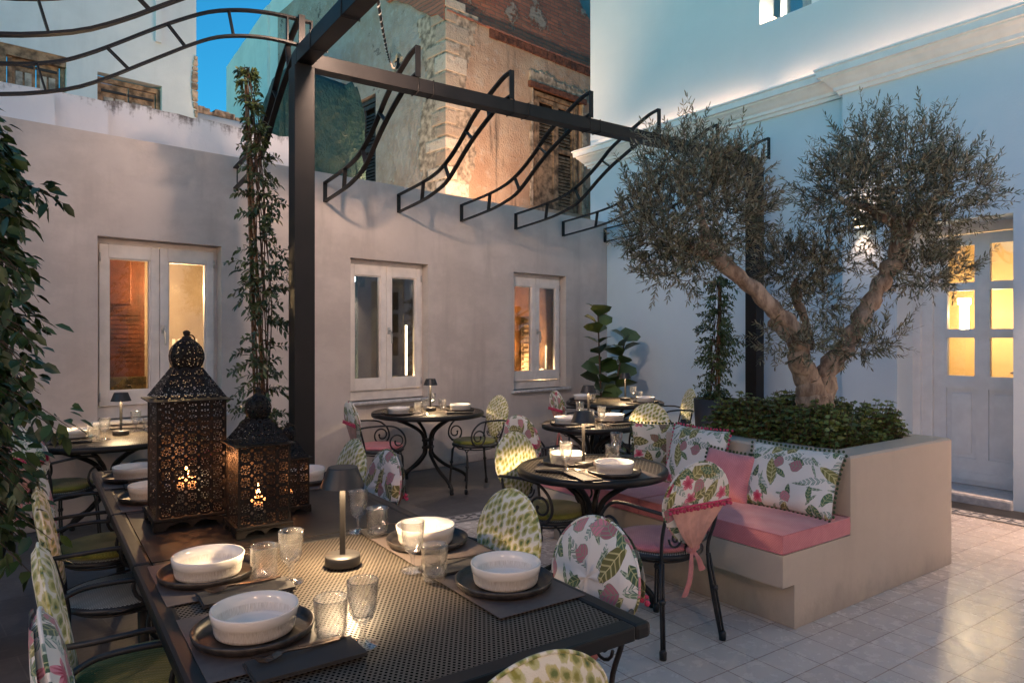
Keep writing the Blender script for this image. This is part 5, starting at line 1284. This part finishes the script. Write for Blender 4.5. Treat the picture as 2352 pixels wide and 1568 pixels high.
# ------------------------------------------------------------------ lanterns
def lantern(cx, cy, w_, zb, ze, zn, zs, rs, ztop, lab, e):
    """w_ body width, ze eaves, zn neck, zs/rs onion centre/radius, heights above the table"""
    o = thing('moroccan_lantern', lab, 'lantern', (cx, cy, TZ + .001), BT.rz, 'fretwork lanterns on the long table'); h = w_ / 2
    m = MB(); b = h * 1.09; ft = zb
    m.box(-b, b, -b, b, ft - .012, ft, bev=.003)
    for ax in (0, 1):
        for s in (-1, 1):
            poly = [(-b, 0), (-b * .72, 0), (-b * .62, ft * .35), (-b * .3, ft * .62), (-b * .12, ft * .45), (0, ft * .1), (b * .12, ft * .45), (b * .3, ft * .62), (b * .62, ft * .35), (b * .72, 0), (b, 0), (b, ft - .013), (-b, ft - .013)]
            lo, hi = (s * b - .003 * (s > 0), s * b + .003 * (s < 0))
            m.prism(poly, 1 if ax == 0 else 0, lo, hi)
    m.build('base', 'lantern_plain', o)
    m = MB(); t = .008
    for sx in (-1, 1):
        for sy in (-1, 1): m.box(sx * h - (t if sx > 0 else 0), sx * h + (t if sx < 0 else 0), sy * h - (t if sy > 0 else 0), sy * h + (t if sy < 0 else 0), ft, ze)
    ev = h * 1.18; m.box(-ev, ev, -ev, ev, ze, ze + .004); m.build('corner_frame', 'lantern_plain', o)
    m = MB(); m.uv = []
    def quad(P, UV): m.add(P, [(0, 1, 2, 3)]); m.uv += UV
    H = ze - ft; i_ = .002; k = .046 * (round((2 * h - .02) / .046)) ; off = (.0 + (k - 2 * h) / 2)
    for a_ in range(4):
        c_, s_ = math.cos(a_ * PI / 2), math.sin(a_ * PI / 2); R_ = lambda x, y: (x * c_ - y * s_, x * s_ + y * c_)
        P = [R_(-h, -h + i_), R_(h, -h + i_)]; quad([(*P[0], ft), (*P[1], ft), (*P[1], ze), (*P[0], ze)], [(off, .0), (off + 2 * h, .0), (off + 2 * h, H), (off, H)])
        nk = rs * .75; Q0 = [R_(-ev, -ev), R_(ev, -ev)]; Q1 = [R_(-nk, -nk), R_(nk, -nk)]; Lr = math.hypot(ev - nk, zn - ze)
        Qm = [R_(-(ev * .86), -(ev * .86)), R_(ev * .86, -(ev * .86))]; zm = ze + (zn - ze) * .09
        quad([(*Q0[0], ze + .005), (*Q0[1], ze + .005), (*Qm[1], zm), (*Qm[0], zm)], [(.001, .001)] * 4)
        quad([(*Qm[0], zm), (*Qm[1], zm), (*Q1[1], zn), (*Q1[0], zn)], [(0, 0), (2 * ev * .86, 0), (ev * .86 + nk, Lr * .88), (ev * .86 - nk, Lr * .88)])
    m.build('fretwork_panels', 'lantern_fret', o, False)
    m = MB(); m.uv = []; n = 8; rows = 10; vs = []
    for j in range(rows + 1):
        a_ = -PI / 2 + .5 + (PI - .8) * j / rows
        for i in range(n + 1): t = 2 * PI * (i + .5) / n; r = rs * math.cos(a_); vs.append((r * math.cos(t), r * math.sin(t), zs + rs * 1.05 * math.sin(a_))); m.uv.append((rs * 2 * PI * i / n, rs * (a_ + 2)))
    m.add(vs, [(j * (n + 1) + i, j * (n + 1) + i + 1, (j + 1) * (n + 1) + i + 1, (j + 1) * (n + 1) + i) for j in range(rows) for i in range(n)]); m.build('onion_dome', 'lantern_fret', o, False)
    zt = zs + rs * .98; m = MB(); r = rs * .45; L = ztop - zt
    m.lathe([(r * 1.1, 0), (r * 1.0, L * .06), (r * .55, L * .25), (r * .62, L * .34), (r * .30, L * .46), (r * .42, L * .62), (r * .48, L * .8), (r * .3, L * .95), (.001, L)], 16, (0, 0, zt - .004), capb=False)
    m.tube([(r * .5 + .018 * math.sin(a_) , .0 + rs * .55 * (1 - math.cos(a_)) * .4, zt + L * .45 - rs * .8 * (1 - math.cos(a_)) * .5) for a_ in [2 * PI * q / 24 for q in range(24)]], .0028, 5, closed=True); m.build('finial', 'lantern_plain', o)
    ch = H * .28
    m = MB(); m.lathe([(.001, 0), (h * .28, 0), (h * .28, ch), (.001, ch - .004)], 18, (0, 0, ft + .001), capb=False); m.build('candle', 'candle_wax', o)
    m = MB(); m.lathe([(.001, 0), (.007, .008), (.008, .018), (.004, .034), (.001, .046)], 10, (0, 0, ft + ch + .008), capb=False); m.build('flame', 'flame', o)
    light('candle_light', 'POINT', (0, 0, ft + ch + .075), e, (1, .36, .12), o, size=.012); return o
lantern(-1.308, 2.80, .25, .045, .485, .612, .655, .068, .765, 'tallest black fretwork lantern with a lit candle, left of the three', 1.7)
lantern(-.972, 2.667, .19, .04, .33, .425, .462, .050, .545, 'middle sized fretwork lantern with a lit candle in front of the other two', 1.2)
lantern(-.951, 2.955, .14, .03, .225, .295, .318, .034, .375, 'smallest fretwork lantern, half hidden right behind the middle one', .4)
# ------------------------------------------------------------------ planting
def rnd_dirs(n, up=.0):
    d = RNG.normal(size=(n, 3)); d[:, 2] += up; return d / np.linalg.norm(d, axis=1)[:, None]
tree = thing('olive_tree', 'old pruned olive tree with cloud shaped crowns growing from the planter', 'tree', PL.w(1.14, .66, .77))
TX, TY, TZ0 = tree.location
def tw(px, py, Y): x, y, z = A(px, py, Y); return Vector((x - TX, y - TY, z - TZ0))
def limb(pts, rad, name, parent=None, rough=.10):
    P = catmull(pts, 7); n = len(P); R_ = np.interp(np.linspace(0, 1, n), np.linspace(0, 1, len(rad)), rad)
    P = [p + Vector((math.sin(i * 1.3) * .006, math.cos(i * 1.1) * .006, 0)) for i, p in enumerate(P)]
    m = MB(); m.tube(P, [r * (1 + rough * math.sin(i * 1.7) * .6) for i, r in enumerate(R_)], 14)
    for i in range(len(m.v)):
        v = Vector(m.v[i]); s_ = 1 + .0; m.v[i] = (v.x + .010 * math.sin(v.z * 31 + v.x * 47), v.y + .008 * math.sin(v.z * 23 + v.y * 37), v.z)
    return m.build(name, 'olive_bark', parent or tree)
limb([tw(1868, 935, 4.62), tw(1862, 900, 4.62), tw(1850, 860, 4.62), tw(1838, 830, 4.6)], [.100, .092, .085, .075], 'trunk')
limb([tw(1885, 935, 4.66), tw(1890, 895, 4.66), tw(1900, 850, 4.68), tw(1945, 790, 4.7), tw(1985, 720, 4.7), tw(2030, 640, 4.68), tw(2062, 580, 4.66), tw(2060, 500, 4.66)], [.088, .082, .072, .062, .057, .055, .060, .036], 'limb')
limb([tw(1842, 850, 4.6), tw(1835, 790, 4.55), tw(1815, 745, 4.5), tw(1765, 700, 4.45), tw(1715, 650, 4.42), tw(1655, 600, 4.4), tw(1590, 570, 4.42), tw(1540, 540, 4.45)], [.078, .062, .054, .050, .050, .046, .034, .02], 'limb')
limb([tw(1655, 600, 4.4), tw(1625, 560, 4.4), tw(1612, 500, 4.4), tw(1605, 430, 4.45)], [.045, .03, .022, .012], 'limb')
limb([tw(1845, 850, 4.68), tw(1835, 800, 4.85), tw(1800, 760, 4.95), tw(1768, 735, 5.0)], [.06, .05, .045, .03], 'limb')
limb([tw(1855, 800, 4.8), tw(1850, 740, 4.85), tw(1832, 690, 4.85), tw(1822, 640, 4.85)], [.04, .034, .03, .018], 'limb')
limb([tw(2062, 580, 4.66), tw(2090, 520, 4.7), tw(2130, 470, 4.75), tw(2180, 440, 4.75)], [.045, .035, .025, .012], 'limb')
limb([tw(2060, 520, 4.66), tw(2000, 480, 4.6), tw(1930, 460, 4.6)], [.04, .03, .015], 'limb')
def crown(blobs, name, ntw, upb=.9, mat='olive_leaf'):
    """blobs: (px, py, Y, rx px, rz px, ry m, weight) ellipsoids filled with leafy twigs"""
    LP, LD, LL = [], [], []; tm = MB(); tot = sum(b[6] for b in blobs)
    for (px, py, Y, rx, rz_, ry, wt) in blobs:
        c = tw(px, py, Y); RX, RZ = rx * Y / F_PX, rz_ * Y / F_PX
        for _ in range(int(ntw * wt / tot)):
            d = RNG.normal(size=3); d /= np.linalg.norm(d); rr = RNG.uniform(.25, 1) ** .6
            p = Vector((c.x + d[0] * RX * rr, c.y + d[1] * ry * rr, c.z + d[2] * RZ * rr))
            dirn = Vector((d[0] * .8, d[1] * .8, d[2] * .7 + upb * (.35 + .65 * max(0, d[2])))) + Vector(RNG.normal(size=3) * .38); dirn.normalize()
            L = RNG.uniform(.09, .17) * (1.5 if d[2] > .55 and RNG.random() < .35 else 1)
            bend = Vector(RNG.normal(size=3) * .12) + Vector((0, 0, .06)); P = [p + dirn * L * t + bend * L * t * t for t in (0, .33, .66, 1)]
            tm.tube(P, [.0022, .0018, .0014, .0008], 3, cap=False)
            nl = int(L / .0165)
            for k in range(nl):
                t = (k + .5) / nl; b_ = p + dirn * L * t + bend * L * t * t; sd = dirn.cross(Vector(RNG.normal(size=3))).normalized()
                for s in (-1, 1):
                    LP.append(b_[:]); LD.append((dirn * .75 + sd * s * .75 + Vector(RNG.normal(size=3) * .15))[:]); LL.append(RNG.uniform(.036, .062) * (1 - .3 * t))
            LP.append((p + dirn * L + bend * L)[:]); LD.append((dirn + bend)[:]); LL.append(.04)
    LL = np.array(LL); o = leaves(name, LP, LD, LL, LL * .23, mat, tree, .15)
    tm.build('twigs', 'vine_stem', o, False); return o
crown([(1600, 490, 4.42, 150, 140, .42, 5), (1520, 520, 4.4, 90, 110, .3, 2), (1690, 470, 4.5, 80, 120, .3, 2), (1580, 370, 4.42, 110, 60, .3, 1.5), (1560, 610, 4.4, 90, 60, .3, 1.2), (1450, 500, 4.4, 30, 90, .2, .5)], 'crown', 930)
crown([(2060, 440, 4.66, 170, 95, .45, 5), (1930, 440, 4.6, 90, 75, .3, 2), (2170, 450, 4.7, 95, 80, .35, 2), (2070, 350, 4.66, 140, 60, .3, 1.6), (2100, 540, 4.66, 90, 55, .3, 1.0), (1980, 330, 4.6, 60, 50, .25, .6)], 'crown', 950)
crown([(1830, 620, 4.85, 80, 45, .25, 3), (1900, 590, 4.85, 60, 50, .2, 1), (1880, 690, 4.7, 70, 35, .2, 1.2), (1790, 590, 4.85, 40, 40, .2, .7)], 'crown', 300)
crown([(2110, 630, 4.7, 70, 45, .25, 2), (2170, 620, 4.72, 50, 40, .2, .8), (2030, 600, 4.6, 40, 60, .2, .6)], 'crown', 170)
crown([(1960, 790, 4.5, 75, 30, .2, 2), (2030, 780, 4.5, 45, 28, .15, .9), (1850, 800, 4.4, 60, 30, .15, 1.2), (1780, 775, 4.55, 50, 40, .2, 1)], 'crown', 130, .5)
def stray(name, px0, py0, px1, py1, Y, n):
    LP, LD, LL = [], [], []; a_, b_ = tw(px0, py0, Y), tw(px1, py1, Y); tm = MB(); P = [a_.lerp(b_, t) + Vector((0, 0, .03 * math.sin(t * PI))) for t in [i / 8 for i in range(9)]]; tm.tube(P, .0018, 3)
    for i in range(n):
        t = (i + .5) / n; p = a_.lerp(b_, t) + Vector((0, 0, .03 * math.sin(t * PI))); d = (b_ - a_).normalized(); sd = d.cross(Vector(RNG.normal(size=3))).normalized()
        for s in (-1, 1): LP.append(p[:]); LD.append((d * .7 + sd * s)[:]); LL.append(RNG.uniform(.03, .045))
    o = leaves(name, LP, LD, np.array(LL), np.array(LL) * .25, 'olive_leaf', tree, .15); tm.build('twigs', 'vine_stem', o, False)
for q in ((2230, 480, 2345, 465), (2200, 520, 2300, 500), (1930, 330, 1910, 290), (2080, 330, 2075, 240), (2140, 320, 2148, 235), (1975, 330, 1990, 275), (1600, 350, 1598, 265), (1660, 360, 1655, 275), (1540, 380, 1520, 290), (1460, 460, 1410, 350), (1740, 500, 1775, 410), (1480, 640, 1430, 590), (1520, 660, 1440, 610), (1900, 560, 1830, 500), (2200, 370, 2190, 290), (2250, 430, 2275, 380)):
    stray('crown_spray', *q, 4.6, 12)
# mint ground cover
mint = thing('mint_bed', 'dense bed of dark green mint leaves filling the planter around the olive trunk', 'ground cover', PL.w(1.145, .665, .77), PL.rz)
LP, LD, LL = [], [], []; tm = MB()
for _ in range(1250):
    x, y = RNG.uniform(-.45, .45), RNG.uniform(-.46, .46)
    e = max(abs(x) / .45, abs(y) / .46); hh = (.275 + .06 * math.sin(x * 9 + 1) * math.cos(y * 8)) * (1 - e ** 5 * .75) * RNG.uniform(.75, 1.15)
    ov = 1.0; d = np.array([x * .5 + RNG.normal() * .12, y * .5 + RNG.normal() * .12, 1.0]); d /= np.linalg.norm(d)
    b0 = np.array([x * ov, y * ov, 0.0]); tm.tube([b0, b0 + d * hh], .0018, 3, cap=False)
    for k in range(int(max(3, hh / .032)) + 1):
        t = k / max(3, hh / .032); p = b0 + d * hh * min(1, t); a_ = RNG.uniform(0, 6.28)
        for j in range(2 if t < .9 else 4):
            aa = a_ + j * (PI if t < .9 else PI / 2); LP.append(p); LD.append((math.cos(aa), math.sin(aa), RNG.uniform(-.15, .45))); LL.append(RNG.uniform(.026, .045) * (1 if t < .9 else .75))
LL = np.array(LL); leaves('foliage', LP, LD, LL, LL * .8, 'mint_leaf', mint, .3, .15); tm.build('stems', 'vine_stem', mint, False)
mint['kind'] = 'stuff'
# climbing plants
def climber(name, lab, cat, bx, by, zb, path, width, n, leaf, mat, potr, poth, stakes, Lf=(.035, .055), W=.48):
    o = thing(name, lab, cat, (bx, by, 0))
    if poth:
        m = MB(); m.lathe([(.001, 0), (potr * .78, 0), (potr, poth), (potr * .93, poth), (potr * .92, poth - .04), (.001, poth - .04)], 36, capb=False); m.build('pot', 'pot_black', o)
        m = MB(); m.lathe([(.001, .004), (potr * .90, 0)], 24, (0, 0, poth - .035), capb=False); m.build('soil', 'soil', o)
    P = catmull([Vector(p) - Vector((bx, by, 0)) for p in path], 8); m = MB()
    for s in range(stakes):
        off = Vector((RNG.uniform(-.05, .05), RNG.uniform(-.04, .04), 0)); m.tube([P[0] + off, P[-1] * .985 + off * .1], .008, 6)
    if stakes: m.build('cane', 'cane_wood', o)
    m = MB()
    for s in range(9):
        ph, rr = RNG.uniform(0, 6.28), RNG.uniform(.02, .07); m.tube([p + Vector((rr * math.cos(ph + i * .22), rr * math.sin(ph + i * .22), 0)) * (1 - .5 * i / len(P)) for i, p in enumerate(P)], .0042, 4)
    LP, LD, LL = [], [], []
    for _ in range(n):
        t = RNG.uniform(0, 1); i = int(t * (len(P) - 1)); c = P[i]; wd = np.interp(t, np.linspace(0, 1, len(width)), width)
        a_ = RNG.uniform(0, 6.28); r0 = .04; L = max(.05, wd * RNG.uniform(.25, 1) * (.55 + .75 * abs(math.sin(t * 23 + a_)))); d = Vector((math.cos(a_), math.sin(a_) * .8, RNG.uniform(-.15, .7))).normalized()
        p0 = c + Vector((math.cos(a_), math.sin(a_), 0)) * r0 * .5; pts = [p0 + d * L * u + Vector((0, 0, -.35 * L * u * u)) for u in (0, .35, .7, 1)]
        m.tube(pts, .0015, 3, cap=False); k = max(3, int(L / .022))
        for j in range(k):
            u = (j + 1) / k; p = p0 + d * L * u + Vector((0, 0, -.35 * L * u * u)); sd = d.cross(Vector(RNG.normal(size=3))).normalized()
            for s in (-1, 1):
                LP.append(p[:]); LD.append((d * .6 + sd * s + Vector((0, 0, -.25)))[:]); LL.append(RNG.uniform(*Lf))
    m.build('stems', 'vine_stem', o, False)
    LL = np.array(LL); leaves('foliage', LP, LD, LL, LL * W, mat, o, .3, .25); return o
climber('climbing_jasmine', 'tall climbing jasmine trained up canes beside the thick black post', 'climber', -1.90, 5.02, .4,
        [(-1.80, 5.05, .40), (-1.80, 5.05, 1.0), (-1.80, 5.05, 1.8), (-1.82, 5.05, 2.5), (-1.87, 5.05, 3.0), (-1.93, 5.05, 3.42)], [.28, .24, .25, .22, .13, .08, .03], 330, 'j', 'jasmine_leaf', .22, .42, 5, (.036, .058), .45)
climber('potted_vine', 'straggly young vine on canes in a big black pot next to the second post', 'climber', 2.12, 7.25, .8,
        [(2.12, 7.25, .78), (2.10, 7.22, 1.2), (2.13, 7.22, 1.6), (2.15, 7.22, 2.1)], [.14, .20, .24, .22, .15], 260, 'v', 'vine_leaf', .225, .83, 3, (.035, .055), .45)
# fiddle leaf fig
fg = thing('fiddle_leaf_fig', 'potted fiddle leaf fig with broad glossy leaves in the far corner', 'plant', (1.16, 8.85, 0))
m = MB(); m.lathe([(.001, 0), (.15, 0), (.19, .36), (.175, .36), (.17, .32), (.001, .32)], 32, capb=False); m.build('pot', 'pot_black', fg)
m = MB(); LP, LD, LL = [], [], []
for (dx, dz, lean) in ((-.02, 1.80, -.05), (.12, 1.45, .16)):
    st_ = [Vector((dx * .3, 0, .3)), Vector((dx + lean * .3, .02, .9)), Vector((dx + lean, 0, dz))]; P = catmull(st_, 8); m.tube(P, [.016 - .008 * i / len(P) for i in range(len(P))], 7)
    k = 26 if dz > 1.6 else 18
    for i in range(k):
        t = .25 + .75 * i / (k - 1); p = P[int(t * (len(P) - 1))]; a_ = i * 2.4 + dx; up = .25 + .6 * t
        LP.append(p[:]); LD.append((math.cos(a_), math.sin(a_), up)); LL.append(.29 + .06 * math.sin(i * 1.7))
m.build('stem', 'vine_stem', fg); LL = np.array(LL); leaves('leaf_blades', LP, LD, LL, LL * .85, 'fiddle_leaf', fg, .2, .25)
# large weeping ficus on the left edge
fc = thing('weeping_ficus', 'big weeping ficus with glossy drooping leaves filling the left edge', 'tree', (-2.62, 3.05, 0))
m = MB(); m.lathe([(.001, 0), (.2, 0), (.26, .45), (.24, .45), (.23, .4), (.001, .4)], 32, capb=False); m.build('pot', 'pot_black', fc)
m = MB(); m.tube(catmull([(0, 0, .4), (.04, .02, 1.0), (-.03, 0, 1.6), (.05, 0, 2.2)], 6), [.03 - .015 * i / 18 for i in range(19)], 8)
LP, LD, LL = [], [], []; O3 = Vector(fc.location)
def branch(p0, p1, sag, nl, spread=.08):
    P = [p0.lerp(p1, t) + Vector((0, 0, sag * math.sin(PI * t))) for t in [i / 10 for i in range(11)]]; m.tube(P, [.005 - .004 * i / 10 for i in range(11)], 4, cap=False)
    for i in range(nl):
        t = RNG.uniform(.15, 1); k = min(9, int(t * 10)); p = P[k].lerp(P[k + 1], t * 10 - k); d = (P[k + 1] - P[k]).normalized(); sd = d.cross(Vector(RNG.normal(size=3))).normalized()
        q = p + sd * RNG.uniform(.0, spread); LP.append(q[:]); LD.append((d * .5 + sd * .75 + Vector((0, 0, -.45)))[:]); LL.append(RNG.uniform(.045, .075))
def fp(px, py, Y): return Vector(A(px, py, Y)) - O3
trg = []
rows = [(340, 20), (400, 25), (450, 60), (500, 55), (560, 45), (620, 70), (680, 90), (740, 95), (800, 95), (860, 85), (920, 100), (980, 130), (1030, 90), (1080, 110), (1150, 95), (1220, 70)]
for py, px in rows:
    for r in range(32):
        Y = RNG.uniform(2.45, 3.3); tx = px * RNG.uniform(-1.2, 1.0); z1 = py + RNG.uniform(-25, 35)
        p1 = fp(tx, z1, Y); p0 = Vector((RNG.uniform(-.15, .1), RNG.uniform(-.12, .12), p1.z + RNG.uniform(.05, .3))); branch(p0, p1, RNG.uniform(.02, .12), 15)
branch(Vector((0, 0, 2.0)), fp(150, 470, 2.75), .14, 46, .05); branch(Vector((0, 0, 1.9)), fp(130, 450, 2.8), .12, 40, .05); branch(Vector((0, 0, 1.25)), fp(165, 985, 2.6), .10, 40); branch(Vector((0, 0, 1.2)), fp(150, 1000, 2.7), .10, 34)
branch(Vector((0, 0, .9)), fp(95, 1340, 2.5), .02, 26); branch(Vector((0, 0, .9)), fp(120, 1240, 2.5), .05, 26)
m.build('branches', 'vine_stem', fc, False); LL = np.array(LL); leaves('foliage', LP, LD, LL, LL * .56, 'ficus_leaf', fc, .25, .2)
# low planting in the corner
lg = thing('corner_shrub', 'low dark leafy shrub at floor level behind the round tables', 'shrub', (1.05, 7.0, 0))
n = 260; c = RNG.normal(size=(n, 3)) * np.array([.16, .12, .07]) + np.array([0, 0, .14]); c[:, 2] = np.abs(c[:, 2]); d = rnd_dirs(n, .5); LL = RNG.uniform(.05, .09, n)
leaves('foliage', c, d, LL, LL * .5, 'jasmine_leaf', lg, .25, .2)
m = MB()
for i in range(12): m.tube([(0, 0, 0), tuple(c[i])], .003, 4)
m.build('stems', 'vine_stem', lg, False)
# ------------------------------------------------------------------ courtyard lamps on the pergola
beam_spot(-.92, 'black cylinder spotlight on the overhead beam above the window table', (-1.6, 7.3, 1.4), 112, 2.3)
beam_spot(-3.3, 'added unseen fill spotlight on the overhead beam above the long table', (-2.8, 5.4, 1.8), 20, 2.0)  # second spotlight is added fill, no such lamp is seen

def added_floodlight(x, y, lab, e, tgt):  # floods added to brighten the ruin, no such fixtures are seen
    L = WA.w(x, y); o = thing('added_floodlight', lab, 'floodlight', (L[0], L[1], 2.95), WA.rz)
    m = MB(); m.box(-.10, .10, -.03, .03, 0, .12, bev=.01); m.build('housing', 'iron', o)
    m = MB(); m.box(-.085, .085, .031, .034, .012, .108); m.build('lens', 'warm_emission', o)
    m = MB(); m.box(-.015, .015, -.01, .01, -.30, 0); m.build('bracket', 'iron', o)
    light('flood_light', 'SPOT', (0, .05, .08), e, (1, .58, .34), o, spot=2.4, size=.05, blend=.6, target=tgt); return o
added_floodlight(6.2, .9, 'added unseen floodlight behind the wall top that washes the ruined house', 26, (-1.0, 2.6, 3.0))
added_floodlight(4.9, .45, 'added unseen floodlight behind the wall top aimed at the exposed brickwork', 170, (.2, 2.4, 4.6))
added_floodlight(5.6, .45, 'added unseen floodlight behind the wall top aimed at the ruin shutters', 32, (-.5, 2.2, 2.4))
added_floodlight(3.6, .45, 'added unseen floodlight behind the wall top facing the grey side wall', 40, (-.2, 3.2, 3.0))
